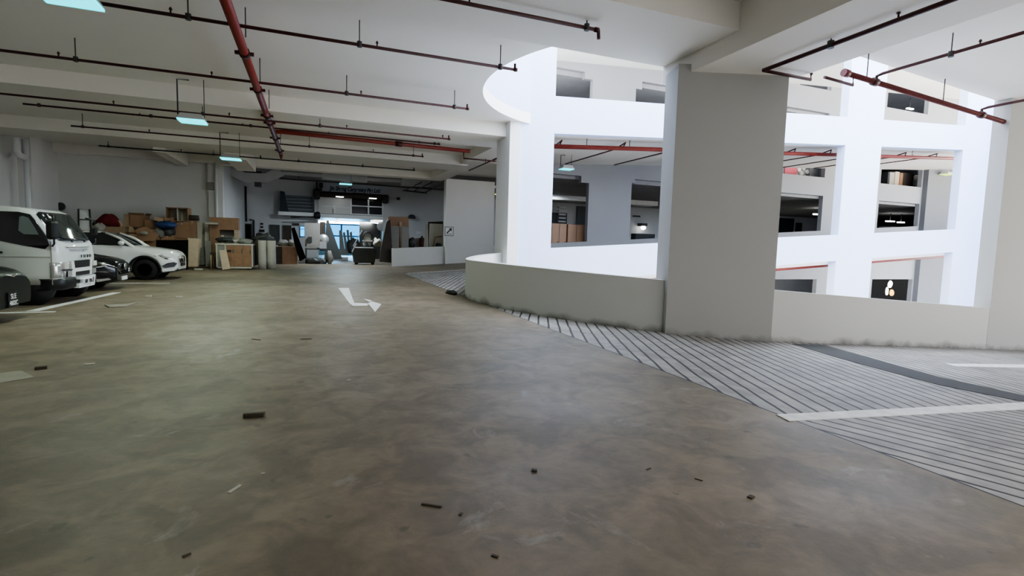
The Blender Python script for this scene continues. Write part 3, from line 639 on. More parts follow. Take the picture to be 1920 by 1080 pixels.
    for i in range(9):
        u = i/8; x = cx1+(cx2-cx1)*u; z_ = zr_-.07*(2*u-1)**2-(.03 if u in (0, 1) else 0)
        rr_.append([(nx-x, ny+wt*1.09*v, z_-.07*abs(v)**3) for v in (-1, -.9, -.5, 0, .5, .9, 1)]+[(nx-x, ny+wt*1.05*v, z_-.07*abs(v)**3-.04) for v in (1, .9, .5, 0, -.5, -.9, -1)])
    rf.loft(rr_).build('roof', paint, t)
    for sgn in (-1, 1):
        MB().tube([(nx-cx0+.03, ny+sgn*wbm*.97, interp(belt, cx0)+.0), (nx-(cx0+cx1)/2-.0, ny+sgn*(wbm*.97+wt*1.08)/2, interp(belt, cx0)+(zr_-interp(belt, cx0))*.56), (nx-cx1, ny+sgn*wt*1.07, zr_-.085)], [.055, .045, .04], 8).build('front_pillar', paint, t)
        MB().tube([(nx-cx3+.02, ny+sgn*wbm*.95, interp(belt, cx3)), (nx-cx2, ny+sgn*wt*1.05, zr_-.12)], [.11, .05], 8).build('rear_pillar', paint, t)
        # mirror
        mx = cx0+.28; mi = MB().blob((nx-mx, ny+sgn*(W+.07), interp(belt, mx)+.10), (.09, .12, .075), 3, .05); mo = mi.build('mirror', S.get('mirror', paint), t)
        MB().box(nx-mx-.03, nx-mx+.02, min(ny+sgn*W*.88, ny+sgn*(W+.02)), max(ny+sgn*W*.88, ny+sgn*(W+.02)), interp(belt, mx)+.03, interp(belt, mx)+.07).build('mirror_arm', 'black', mo)
        # door handle and lines
        for hx in (cx1+.55, cx1+1.45): MB().box(nx-hx-.1, nx-hx+.1, ny+sgn*(W-.005)-.012, ny+sgn*(W-.005)+.012, interp(belt, hx)-.14, interp(belt, hx)-.11).build('door_handle', S.get('handle', paint), t)
        if S.get('cladding'):
            for w_ in (wb0, wb1):
                cl = MB(); q_ = []
                for i in range(19):
                    a = PI*i/18
                    c_, s2 = math.cos(a), math.sin(a)
                    yy_ = ny+sgn*(hw(w_-c_*ar)*.99)
                    q_.append([(nx-w_+c_*(ar-.02), yy_-sgn*.03, wr+s2*(ar-.02)), (nx-w_+c_*(ar-.02), yy_+sgn*.012, wr+s2*(ar-.02)), (nx-w_+c_*(ar+.05), yy_+sgn*.012, wr+s2*(ar+.05)), (nx-w_+c_*(ar+.05), yy_-sgn*.03, wr+s2*(ar+.05))])
                cl.loft(q_).build('wheel_arch_trim', 'black', t)
        for w_ in (wb0, wb1):
            wheel(t, nx-w_, ny+sgn*(W-.13), wr, .22, sgn)
            MB().lathe([(.02, -.1), (ar-.015, -.1), (ar-.015, .1), (.02, .1)], (nx-w_, ny+sgn*(W-.30), wr+.01), 'Y', 24).build('wheel_well', 'black', t)
    def skin(x, v, dz=0.):  return hw(x)*v
    S['front'](t, nx, ny, W, hw)
    return t
def nose_patch(t, name, m, pts, nx, ny, hw, th=.012, bulge=None):
    """flat patch hugging the rounded nose: pts are (v across, z, back) quads/polys; v is in metres from the centre"""
    mb = MB(); n_ = len(pts)
    a = [(nx-b_+th, ny+v, z) for v, z, b_ in pts]; c_ = [(nx-b_-.03, ny+v, z) for v, z, b_ in pts]
    mb.add(a+c_, [tuple(range(n_)), tuple(range(2*n_-1, n_-1, -1))]+[(i, i+n_, (i+1) % n_+n_, (i+1) % n_) for i in range(n_)])
    return mb.build(name, m, t)
def side_nose(t, name, m, pts, nx, ny, hw, sgn, out=.012):
    """patch wrapped on the rounded corner: pts (x back, z)"""
    mb = MB(); n_ = len(pts)
    a = [(nx-x+.005, ny+sgn*(hw(x)*f+out), z) for x, z, f in pts]; c_ = [(nx-x-.02, ny+sgn*(hw(x)*f-.04), z) for x, z, f in pts]
    mb.add(a+c_, [tuple(range(n_)), tuple(range(2*n_-1, n_-1, -1))]+[(i, i+n_, (i+1) % n_+n_, (i+1) % n_) for i in range(n_)])
    return mb.build(name, m, t)
# ---- white compact SUV
def front_suv(t, nx, ny, W, hw):
    g = nose_patch(t, 'grille', 'black', [(-.48, .78, .02), (-.36, .58, .0), (.36, .58, 0), (.48, .78, .02), (.34, .86, .05), (-.34, .86, .05)], nx, ny, hw, .02)
    MB().lathe([(.085, -.01), (.105, -.01), (.105, .015), (.085, .015)], (nx+.03, ny, .72), 'X', 20).box(nx+.02, nx+.04, ny-.008, ny+.008, .72, .81).box(nx+.02, nx+.04, ny-.008, ny+.008, .63, .72, rx=.0).build('emblem', 'chrome', g)
    for sgn in (-1, 1):
        side_nose(t, 'headlamp', 'glassdark', [(.10, .74, .93), (.28, .69, .98), (.62, .80, .985), (.72, .87, .97), (.42, .865, .93), (.14, .83, .87)], nx, ny, hw, sgn, .02)
        h2 = side_nose(t, 'lamp_lens', 'lens', [(.16, .755, .95), (.28, .725, .985), (.40, .76, .99), (.52, .845, .975), (.2, .82, .91)], nx, ny, hw, sgn, .028)
        side_nose(t, 'air_intake', 'black', [(.02, .56, .96), (.10, .44, 1.0), (.34, .40, 1.01), (.42, .47, 1.01), (.28, .56, .99), (.12, .60, .97)], nx, ny, hw, sgn, .02)
        side_nose(t, 'bumper_lip', 'carwhite', [(.02, .42, .98), (.10, .30, 1.0), (.40, .28, 1.0), (.42, .34, 1.0), (.16, .37, 1.0), (.06, .47, .99)], nx, ny, hw, sgn, .03)
    nose_patch(t, 'lower_grille', 'black', [(-.6, .46, .03), (-.6, .28, .03), (.6, .28, .03), (.6, .46, .03)], nx, ny, hw, .02)
    pl = nose_patch(t, 'number_plate', 'plateblack', [(-.26, .56, .0), (-.26, .45, .0), (.26, .45, .0), (.26, .56, .0)], nx, ny, hw, .04)
SUV = dict(w=1.86, l=4.4, axle=(.90, 3.63), wr=.345, sill=.25, nr=.75, nt=.34, chin=.25, cladding=True, gap=.075,
    top=[(0, .84), (.06, .93), (.2, 1.0), (.6, 1.06), (1.2, 1.13), (1.5, 1.16), (4.0, 1.16), (4.3, 1.05), (4.4, .9)],
    belt=[(0, .74), (.2, .86), (.8, .97), (1.3, 1.08), (1.5, 1.12), (4.1, 1.14), (4.4, .86)], roof=1.62, cabin=(1.22, 2.0, 3.7, 4.25), front=front_suv, mirror='carwhite')
SUV_POS = (-4.30, 21.25)
car('white compact SUV parked in front of the cardboard boxes', 'car', SUV_POS, 'carwhite', SUV, 'suv')
# ---- black hatchback beside the truck
def front_hatch(t, nx, ny, W, hw):
    g = nose_patch(t, 'grille', 'blackboard', [(-.52, .66, .03), (-.38, .42, .01), (.38, .42, .01), (.52, .66, .03), (.4, .72, .05), (-.4, .72, .05)], nx, ny, hw, .02)
    MB().lathe([(.075, -.01), (.095, -.01), (.095, .015), (.075, .015)], (nx+.035, ny, .62), 'X', 20).tube([(nx+.035, ny-.075, .66), (nx+.035, ny-.03, .62), (nx+.035, ny, .58), (nx+.035, ny+.03, .62), (nx+.035, ny+.075, .66)], .01, 6).build('emblem', 'chrome', g)
    for sgn in (-1, 1):
        side_nose(t, 'headlamp', 'lens', [(.16, .66, .96), (.34, .62, .99), (.74, .735, 1.0), (.5, .74, .97), (.22, .72, .93)], nx, ny, hw, sgn, .015)
        MB().tube([(nx+.015, ny+sgn*hw(.03)*.55, .46), (nx-.02, ny+sgn*hw(.06)*.85, .62), (nx-.16, ny+sgn*hw(.2)*.985, .70), (nx-.36, ny+sgn*(hw(.36)*.995), .71)], .018, 6).build('chrome_wing', 'chrome', g)
        side_nose(t, 'fog_lamp', 'chrome', [(.10, .30, 1.0), (.34, .25, 1.0), (.5, .29, 1.0), (.3, .33, 1.0), (.14, .34, 1.0)], nx, ny, hw, sgn, .02)
    pl = nose_patch(t, 'number_plate', 'plate', [(-.2, .36, .0), (-.2, .26, .0), (.2, .26, .0), (.2, .36, .0)], nx, ny, hw, .02)
    text_mesh('plate_text', 'SKY 472K', .11, 'ink', pl, (nx+.04, ny, .31), FRONT_X, .002) if False else None
HATCH = dict(w=1.78, l=4.3, axle=(.86, 3.5), wr=.315, sill=.2, nr=.8, nt=.38, chin=.2,
    top=[(0, .70), (.08, .80), (.25, .86), (.8, .95), (1.3, 1.0), (3.7, 1.02), (4.15, .98), (4.3, .8)],
    belt=[(0, .60), (.2, .72), (.8, .86), (1.3, .94), (3.9, 1.0), (4.3, .75)], roof=1.46, cabin=(1.15, 2.05, 3.4, 4.1), front=front_hatch)
car('black hatchback parked between the white truck and the white SUV', 'car', (-4.84, 17.05), 'carblack', HATCH)
# ---- charcoal car at the picture edge
def front_edge(t, nx, ny, W, hw):
    g = nose_patch(t, 'grille', 'blackboard', [(-.6, .66, .04), (-.5, .40, .02), (.5, .40, .02), (.6, .66, .04)], nx, ny, hw, .02)
    MB().tube([(nx+.0, ny-.16, .80), (nx+.025, ny-.05, .775), (nx+.03, ny, .765), (nx+.025, ny+.05, .775), (nx+.0, ny+.16, .80)], [.006, .018, .022, .018, .006], 6).build('emblem', 'chrome', g)
    for sgn in (-1, 1):
        side_nose(t, 'headlamp', 'lens', [(.10, .71, .93), (.30, .68, .99), (.62, .77, 1.0), (.5, .80, .98), (.2, .77, .93)], nx, ny, hw, sgn, .012)
    pl = nose_patch(t, 'number_plate', 'plateblack', [(-.15, .50, 0), (-.15, .26, 0), (.15, .26, 0), (.15, .50, 0)], nx, ny, hw, .02)
    text_mesh('plate_letters', 'SLE', .12, 'letterwhite', pl, (nx+.022, ny, .43), FRONT_X, .003)
    text_mesh('plate_number', '4602C', .11, 'letterwhite', pl, (nx+.022, ny, .32), FRONT_X, .003, squash=.85)
EDGE = dict(w=1.84, l=4.6, axle=(.92, 3.6), wr=.335, sill=.2, nr=.7, nt=.32, chin=.25,
    top=[(0, .76), (.07, .84), (.25, .90), (.9, 1.0), (1.35, 1.06), (4.0, 1.08), (4.45, 1.0), (4.6, .85)],
    belt=[(0, .66), (.2, .77), (.8, .88), (1.35, .98), (4.2, 1.04), (4.6, .8)], roof=1.5, cabin=(1.3, 2.2, 3.7, 4.4), front=front_edge)
car('dark charcoal car cut by the left picture edge, nearest the camera', 'car', (-4.63, 10.85), 'cargrey', EDGE)
# ---- white light truck
def truck():
    nx, ny, W = -4.82, 14.24, .97
    t = thing('truck', 'white light truck parked second from the front, with tall cab', 'truck', (nx, ny, 0))
    def plan(z, xf, xb, w, rc):
        pts = []
        for i in range(7):
            a = PI/2*i/6; pts.append((nx-xf-rc+rc*math.cos(a)*1.0, ny+w-rc+rc*math.sin(a), z))
        pts += [(nx-xb, ny+w, z), (nx-xb, ny-w, z)]
        for i in range(7):
            a = -PI/2+PI/2*i/6; pts.append((nx-xf-rc+rc*math.cos(a), ny-w+rc+rc*math.sin(a), z))
        # gentle bow of the front face
        return [(x-(.06*((y-ny)/w)**2 if x > nx-xf-rc-.01 else 0), y, zz) for x, y, zz in pts]
    prof = [(.42, .02), (.62, .0), (1.0, .0), (1.26, .03), (1.36, .09), (1.62, .24), (1.86, .39), (1.94, .46), (1.99, .58), (2.01, .85)]
    wd_ = lambda z: W if z < 1.3 else W-.10*(z-1.3)/.7
    cabin = MB().loft([plan(z, xf, 1.62, wd_(z)-(.03 if z > 1.97 else 0), .16) for z, xf in prof]).build('cab', 'truckwhite', t)
    fx = lambda z, v: interp(prof, z)+.06*(v/W)**2
    def front_poly(name, m, pts, out=.012, par=t, deep=.05):
        n_ = len(pts); mb = MB()
        a = [(nx-fx(z, v)+out, ny+v, z) for v, z in pts]; c_ = [(nx-fx(z, v)-deep, ny+v, z) for v, z in pts]
        mb.add(a+c_, [tuple(range(n_)), tuple(range(2*n_-1, n_-1, -1))]+[(i, i+n_, (i+1) % n_+n_, (i+1) % n_) for i in range(n_)])
        return mb.build(name, m, par)
    # windscreen as a curved patch
    ws = MB(); rows = []
    for z in (1.33, 1.38, 1.5, 1.62, 1.74, 1.86, 1.91):
        half = .86-.07*(z-1.3)/.6 if 1.34 < z < 1.9 else .80-.07*(z-1.3)/.6
        row = []
        for k in range(13):
            v = half*(k/6-1)
            bx = fx(z, v) + (.10*max(0, abs(v)-.74)/.12 if abs(v) > .74 else 0)
            row.append((nx-bx+.016, ny+v, z))
        rows.append(row)
    ws.loft(rows, closed=False); o_ = ws.build('windscreen', 'glassgrey', t); o_.modifiers.new('thick', 'SOLIDIFY').thickness = .02
    MB().add([(nx-fx(1.78, -.6)+.03, ny-.66, 1.88), (nx-fx(1.78, -.6)+.03, ny-.55, 1.88), (nx-fx(1.72, -.6)+.03, ny-.55, 1.80), (nx-fx(1.72, -.6)+.03, ny-.66, 1.80)], [(0, 1, 2, 3)]).build('sticker', 'plate', o_)
    for v in (-.36, .28):
        MB().tube([(nx-fx(1.33, v)+.05, ny+v, 1.31), (nx-fx(1.38, v)+.05, ny+v+.02, 1.36), (nx-fx(1.45, v)+.05, ny+v-.42, 1.42)], [.022, .016, .008], 6).build('wiper', 'black', t)
    # side windows: dark glass, the light seen through the cab painted on as a pale patch
    for sgn in (-1, 1):
        yy = lambda z: ny+sgn*(wd_(z)+.012)
        pts = [(.27, 1.16), (.20, 1.24), (.25, 1.42), (.42, 1.72), (.52, 1.86), (.70, 1.90), (1.40, 1.90), (1.46, 1.82), (1.46, 1.46), (1.38, 1.40), (.60, 1.22)]
        mb = MB(); n_ = len(pts); a = [(nx-x, yy(z), z) for x, z in pts]; c_ = [(nx-x, yy(z)-sgn*.04, z) for x, z in pts]
        mb.add(a+c_, [tuple(range(n_)), tuple(range(2*n_-1, n_-1, -1))]+[(i, i+n_, (i+1) % n_+n_, (i+1) % n_) for i in range(n_)])
        sw = mb.build('side_window', 'glassdark', t)
        p2 = [(.36, 1.45), (.44, 1.62), (.53, 1.78), (.62, 1.82), (.68, 1.80), (.69, 1.52), (.60, 1.45)]
        mb = MB(); mb.add([(nx-x, yy(z)+sgn*.006, z) for x, z in p2], [tuple(range(len(p2)))]); mb.build('painted_view_patch', M['glasslite'], sw)  # opaque pale patch imitating the brightness seen through the cab
        # door line, crease, step
        MB().box(nx-1.5, nx-.20, ny+sgn*(W+.002)-.006, ny+sgn*(W+.002)+.006, .985, 1.0).build('door_crease', 'greyboard', t)
        MB().box(nx-.185, nx-.17, ny+sgn*(W-.0)-.006, ny+sgn*(W)+.008, .42, 1.32).build('door_gap', 'greyboard', t)
        MB().box(nx-1.1, nx-.95, ny+sgn*(W+.005)-.02, ny+sgn*(W+.005)+.02, 1.06, 1.10).build('door_handle', 'black', t)
        mw = .24 if sgn < 0 else .10; mo = MB().box(nx-.17, nx-.01, min(ny+sgn*(W+.02), ny+sgn*(W+mw)), max(ny+sgn*(W+.02), ny+sgn*(W+mw)), 1.36 if sgn < 0 else 1.46, 1.74 if sgn < 0 else 1.62).build('mirror', 'black', t, bevel=.05)
        MB().tube([(nx-.2, ny+sgn*(W-.06), 1.86), (nx-.08, ny+sgn*(W+.1), 1.82), (nx-.08, ny+sgn*(W+.1), 1.72)], .018, 6).tube([(nx-.16, ny+sgn*(W-.03), 1.22), (nx-.08, ny+sgn*(W+.1), 1.27), (nx-.08, ny+sgn*(W+.1), 1.38)], .018, 6).build('mirror_arm', 'black', mo)
        # wheels
        for x in (.62, 3.3):
            wheel(t, nx-x, ny+sgn*(W-.17), .36, .22, sgn, 'steel', 6)
        MB().lathe([(.02, -.1), (.44, -.1), (.44, .1), (.02, .1)], (nx-.62, ny+sgn*(W-.105), .38), 'Y', 24).build('wheel_well', 'black', t)
        # lamps
        hl = []
        for z in (.56, .64, .72, .80, .88):
            row = []
            for k in range(8):
                u = k/7
                if u < .55: v = .56+(W-.16-.56)*u/.55; x = fx(z, v)
                else:
                    a = (u-.55)/.45*PI/2; v = W-.16+.16*math.sin(a); x = fx(z, W)+.16-.16*math.cos(a)
                row.append((nx-x+.014, ny+sgn*(v+.012), z))
            hl.append(row)
        cl_ = MB().loft(hl, closed=False).build('lamp_cluster', 'lens', t); cl_.modifiers.new('thick', 'SOLIDIFY').thickness = .02
        MB().box(nx-.07, nx-.0, ny+sgn*.76-.10, ny+sgn*.76+.10, .745, .86).build('headlamp', 'lampwarm', cl_)
        MB().box(nx-.055, nx+.01, ny+sgn*.66-.10, ny+sgn*.66+.10, .575, .69).build('fog_lamp', 'chrome', cl_)
        MB().box(nx-.05, nx+.012, ny+sgn*.70-.17, ny+sgn*.70+.2, .712, .728).build('lamp_divider', 'black', cl_)
    # white grille frame with black mesh
    front_poly('grille_frame', 'white', [(-.56, .90), (-.53, .56), (-.40, .56), (-.40, .66), (.40, .66), (.40, .56), (.53, .56), (.56, .90), (.45, .90), (.42, .74), (-.42, .74), (-.45, .90)], .03)
    front_poly('upper_grille', 'black', [(-.44, .90), (-.41, .745), (.41, .745), (.44, .90)], .015)
    front_poly('lower_grille', 'black', [(-.39, .655), (-.39, .57), (.39, .57), (.39, .655)], .015)
    front_poly('nose_crease', 'greyboard', [(-.62, 1.205), (-.50, 1.185), (.50, 1.185), (.62, 1.205), (.5, 1.20), (-.5, 1.20)], .006)
    front_poly('nose_groove', 'greyboard', [(-.45, 1.14), (-.45, 1.13), (.45, 1.13), (.45, 1.14)], .006)
    for ch, v in zip('FUSO', (-.02, .15, .32, .49)):
        text_mesh('nose_letter', ch, .085, 'ink', t, (nx-fx(.98, v)+.006, ny+v, .985), FRONT_X, .005, squash=1.7, bold=.003)
    # bumper: black corners, white centre with the plate
    bp = MB(); secs = []
    for z, o_, in ((.30, -.02), (.34, .04), (.50, .05), (.54, .02)):
        secs.append([(x+o_, ny+(y-ny)*1.005, z) for x, y, zz in plan(z, 0, .42, W, .22)])
    bp.loft(secs).build('bumper', 'black', t)
    bc = front_poly('bumper_centre', 'white', [(-.36, .545), (-.36, .49), (-.18, .48), (-.18, .40), (-.36, .40), (-.36, .30), (.52, .30), (.56, .36), (.58, .545)], .085)
    pl = front_poly('number_plate', 'plate', [(-.17, .485), (-.17, .375), (.36, .375), (.36, .485)], .095)
    text_mesh('plate_letters', 'GBF', .105, 'ink', pl, (nx-fx(.5, 0)+.098, ny-.045, .43), FRONT_X, .002, squash=.82, bold=.002); text_mesh('plate_number', '1705L', .105, 'ink', pl, (nx-fx(.5, 0)+.098, ny+.195, .43), FRONT_X, .002, squash=.82, bold=.002)
    front_poly('bumper_slot', 'black', [(.38, .49), (.38, .38), (.44, .38), (.46, .49)], .09)
    # chassis and load body behind the cab
    MB().box(nx-4.6, nx-.3, ny-.42, ny+.42, .45, .62).build('chassis', 'black', t)
    MB().box(nx-4.9, nx-1.75, ny-W-.02, ny+W+.02, .82, .92).box(nx-4.9, nx-1.75, ny-W-.02, ny-W+.02, .92, 1.3).box(nx-4.9, nx-1.75, ny+W-.02, ny+W+.02, .92, 1.3).box(nx-1.8, nx-1.75, ny-W, ny+W, .92, 1.9).build('load_bed', 'truckwhite', t)
M['glasslite'] = mat('painted view through glass', (.16, .19, .185), .2); M['lampwarm'] = mat('bright headlamp reflector', (.85, .80, .78), .2, .3)
truck()
# ================================================================= things stored along the walls
def RC(x0, x1, yt, yb, y):
    """pixel rectangle on the plane y= -> x0, x1, z0, z1"""
    a = P(x0, (yt+yb)/2, y=y).x; b_ = P(x1, (yt+yb)/2, y=y).x; xm_ = (x0+x1)/2
    return a, b_, P(xm_, yb, y=y).z, P(xm_, yt, y=y).z
def carton(label, r, y, d, m='card', flaps=0, rz=0., name='cardboard_box', z0=None, open_=False, group=None, tape=True):
    x0, x1, zb_, zt = r; zb_ = z0 if z0 is not None else zb_
    t = thing(name, label, 'box', ((x0+x1)/2, y+d/2, zb_), group)
    bx = MB(); w_ = .02
    if open_ or flaps:
        bx.box(x0, x1, y, y+w_, zb_, zt).box(x0, x1, y+d-w_, y+d, zb_, zt).box(x0, x0+w_, y+w_, y+d-w_, zb_, zt).box(x1-w_, x1, y+w_, y+d-w_, zb_, zt).box(x0+w_, x1-w_, y+w_, y+d-w_, zb_, zb_+w_)
    else: bx.box(x0, x1, y, y+d, zb_, zt)
    o = bx.build('carton', m, t)
    fl_ = (x1-x0)*.35
    if flaps:
        MB().hexa([(x0, y, zt-.01), (x1, y, zt-.01), (x1, y+.015, zt-.01), (x0, y+.015, zt-.01)], [(x0-.05, y-fl_*.6, zt+fl_*.45), (x1+.05, y-fl_*.6, zt+fl_*.45), (x1+.05, y-fl_*.6+.015, zt+fl_*.45), (x0-.05, y-fl_*.6+.015, zt+fl_*.45)]).build('flap', m, t)
        MB().hexa([(x1-.01, y, zt-.01), (x1, y, zt-.01), (x1, y+d, zt-.01), (x1-.01, y+d, zt-.01)], [(x1+fl_*.6, y, zt+fl_*.5), (x1+fl_*.6+.01, y, zt+fl_*.5), (x1+fl_*.6+.01, y+d, zt+fl_*.5), (x1+fl_*.6, y+d, zt+fl_*.5)]).build('flap', m, t)
    elif tape and not open_:
        MB().box((x0+x1)/2-.03, (x0+x1)/2+.03, y-.004, y+d*.5, zt-.12, zt+.004).build('tape', 'card2', t)
    if rz:
        t.rotation_euler = (0, 0, rz)
    return t
def cabinet_open(label, r, y, d, m='wood', inner='cream', shelves=1, name='cabinet_carcass', divider=False):
    x0, x1, z0, z1 = r; k = .04
    t = thing(name, label, 'cabinet', ((x0+x1)/2, y+d/2, z0))
    MB().box(x0, x0+k, y, y+d, z0, z1).build('side_panel', m, t); MB().box(x1-k, x1, y, y+d, z0, z1).build('side_panel', m, t)
    MB().box(x0+k, x1-k, y, y+d, z1-k, z1).build('top_panel', m, t); MB().box(x0+k, x1-k, y, y+d, z0, z0+k).build('bottom_panel', m, t)
    MB().box(x0+k, x1-k, y+d-.02, y+d, z0+k, z1-k).build('back_panel', inner, t)
    for i in range(shelves): MB().box(x0+k, x1-k, y+.02, y+d-.02, z0+(z1-z0)*(i+1)/(shelves+1)-.012, z0+(z1-z0)*(i+1)/(shelves+1)+.012).build('shelf', inner, t)
    if divider: MB().box((x0+x1)/2-.012, (x0+x1)/2+.012, y+.02, y+d-.02, z0+k, z1-k).build('divider', inner, t)
    return t
def leaning(name, label, cat, pts, y, th, m, lean=.12, edge=None, group=None, holder=None):
    """a board seen as the pixel polygon pts standing on the plane y, leaning back at its top"""
    q = [P(a, b_, y=y) for a, b_ in pts]; z0 = min(p.z for p in q)
    f = [(p.x, p.y+(p.z-z0)*lean, p.z) for p in q]; n_ = len(f)
    mb = MB(); mb.add(f+[(x, y_+th, z_) for x, y_, z_ in f], [tuple(range(n_)), tuple(range(2*n_-1, n_-1, -1))]+[(i, i+n_, (i+1) % n_+n_, (i+1) % n_) for i in range(n_)])
    return solo(name, mb, m, label, cat, group)
# --- along the left wall panel, from left to right (wall face at y = 30.8)
r = RC(144, 171, 392, 432, 28.2)
t = thing('framed_panel', 'white panel in a dark metal frame standing by the wall behind the truck', 'panel', (r[0], 28.3, 0))
MB().box(r[0]+.05, r[1]-.05, 28.25, 28.28, .3, r[3]-.06).build('panel_sheet', 'white', t)
MB().tube([(r[0], 28.24, 0), (r[0]+.06, 28.24, r[3]), (r[1]-.06, 28.24, r[3]), (r[1], 28.24, 0)], .035, 8).build('frame', 'darkgrey', t)
MB().box(r[0]+.03, r[1]-.03, 28.22, 28.26, r[2]+.45, r[2]+.50).build('crossbar', 'darkgrey', t)
# hidden supports: lower row of boxes carries the upper ones
def low_box(label, px0, px1, pt, y, d, m='card', **k): 
    rr_ = RC(px0, px1, pt, 500, y); return carton(label, rr_, y, d, m, z0=0., **k)
low_box('long flat cardboard box lying behind the bonnet of the white SUV', 274, 351, 446, 28.6, 1.6, 'card')
low_box('pale cardboard box half hidden behind the roof of the white SUV', 186, 236, 425, 28.6, 1.7, 'card2')
mb = MB(); c_ = P(204, 414, y=28.9)
rt = P(203, 410, y=28.9)
secs = []
for i in range(13):
    u = i/12; x = P(177+50*u, 410, y=28.9).x; h_ = .08+.62*math.sin(PI*min(1, u*.9+.06))**.8*(.55+.6*u); zb_ = P(177+50*u, 424, y=28.9).z-(.1*u)
    secs.append([(x, 28.9+.5*math.cos(a)*(.35+.65*math.sin(PI*(.1+.8*u))), zb_+h_*(.5+.5*math.sin(a))*(1+.12*math.sin(5*a+6*u))) for a in [2*PI*k/14 for k in range(14)]])
mb.loft(secs); solo('cloth_bundle', mb, 'redcloth', 'dark red cloth bundle heaped on the boxes behind the white SUV', 'cloth')
solo('white_bag', MB().blob(P(187, 427, y=28.4), (.22, .22, .20), 4, .2), 'foam', 'crumpled white bag under the left end of the red bundle', 'bag')
solo('wooden_disc', MB().lathe([(.01, 0), (.20, 0), (.20, .05), (.01, .07)], P(221, 421, y=28.75), 'Y', 20), 'card2', 'round brown disc leaning at the right end of the red bundle', 'disc')
low_box('open cardboard box with raised flaps and a pale torn side, right above the SUV windscreen', 240, 272, 440, 28.0, 1.0, 'card', flaps=1)
carton('small square cardboard box on the pile just right of the red bundle', RC(233, 243, 402, 426, 28.9), 28.9, .7, 'card2')
carton('upright cardboard box with an open top beside the small square box', RC(244, 270, 403, 426, 28.8), 28.8, .9, 'card', flaps=1)
leaning('cardboard_sheet', 'pale torn cardboard sheet leaning on the pile above the SUV windscreen', 'cardboard', [(240, 424), (246, 425), (272, 458), (262, 460), (241, 446)], 27.9, .03, 'card2')
leaning('cardboard_sheet', 'wide bent cardboard flap over the middle of the box pile', 'cardboard', [(252, 431), (272, 424), (298, 440), (290, 452), (262, 452)], 27.8, .03, 'card')
carton('cardboard box tipped on its side at the middle of the pile, mouth open', RC(271, 287, 412, 430, 28.7), 28.7, .8, 'card', open_=True)
leaning('cardboard_sheet', 'thin pale cardboard strip lying across the top of the pile', 'cardboard', [(288, 406), (306, 410), (305, 416), (289, 413)], 28.4, .03, 'card2')
solo('foam_block', MB().blob(P(270, 437, y=27.7), (.16, .12, .08), 5, .1), 'foam', 'small white foam block on the bent cardboard flap', 'foam')
carton('flat brown box under the tall open cabinet', RC(295, 326, 408, 417, 28.8), 28.8, .9, 'wood')
low_box('brown cardboard box low in the heap, behind the bent flap', 274, 299, 430.5, 28.0, .55, 'card')
low_box('brown cardboard box under the black rubbish bag', 301, 327, 441, 28.15, .4, 'card')
solo('plastic_bag', MB().blob(P(312, 422, y=28.1), (.42, .28, .18), 6, .25), 'bluebag', 'blue plastic bag draped over the box pile', 'bag')
solo('rubbish_bag', MB().blob(P(315, 435, y=28.3), (.32, .28, .22), 7, .2), 'darkgrey', 'black rubbish bag below the blue plastic bag', 'bag')
solo('dusty_sack', MB().blob(P(299, 437, y=28.2), (.26, .25, .25), 8, .2), 'greybag', 'dusty grey sack left of the black rubbish bag', 'sack')
rr_ = RC(311, 353, 389, 415, 28.9); cabinet_open('open brown cabinet with pale inside on top of the box pile', rr_, 28.9, .7, 'wood', 'cream', 0, divider=True)
carton('square brown box under the open cabinet, beside the blue bag', RC(328, 354, 417, 446, 28.7), 28.7, 1.1, 'card')
carton('narrow tall brown box right of the square brown box', RC(354, 367, 414, 446, 28.7), 28.7, .9, 'wood')
q = P(361, 409, y=28.9); solo('basket', MB().lathe([(.18, 0), (.26, .03), (.24, .26), (.19, .26), (.17, .06)], (q.x, 29.1, P(361, 413.5, y=28.9).z), 'Z', 16), 'darkwood', 'dark basket on the narrow tall brown box', 'basket')
leaning('black_board', 'large black panel standing behind the nose of the white SUV', 'panel', [(292, 450), (352, 450), (352, 508), (292, 508)], 26.6, .06, 'blackboard', .04)
leaning('tall_panel', 'beige tall panel standing right of the large black panel', 'panel', [(352, 446), (374, 448), (370, 500), (350, 500)], 26.7, .35, 'wood2', .02)
leaning('tall_panel', 'cream narrow panel standing behind the beige tall panel', 'panel', [(367, 416), (379, 417), (378, 490), (368, 490)], 29.0, .06, 'cream', .03)
leaning('tall_panel', 'grey green narrow panel between the two cream ones', 'panel', [(379, 417), (385, 417), (384, 492), (378, 492)], 29.1, .06, 'greyboard', .03)
leaning('tall_panel', 'cream broad panel left of the brown cabinet with a square hole', 'panel', [(384, 417), (394, 417), (394, 494), (383, 494)], 28.9, .06, 'cream', .03)
solo('foam_strip', MB().box(P(384, 418, y=28.2).x, P(407, 418, y=28.2).x, 28.2, 28.6, P(395, 420.5, y=28.2).z, P(395, 417, y=28.2).z), 'foam', 'white foam strip lying across the panels beside the brown cabinet', 'foam')
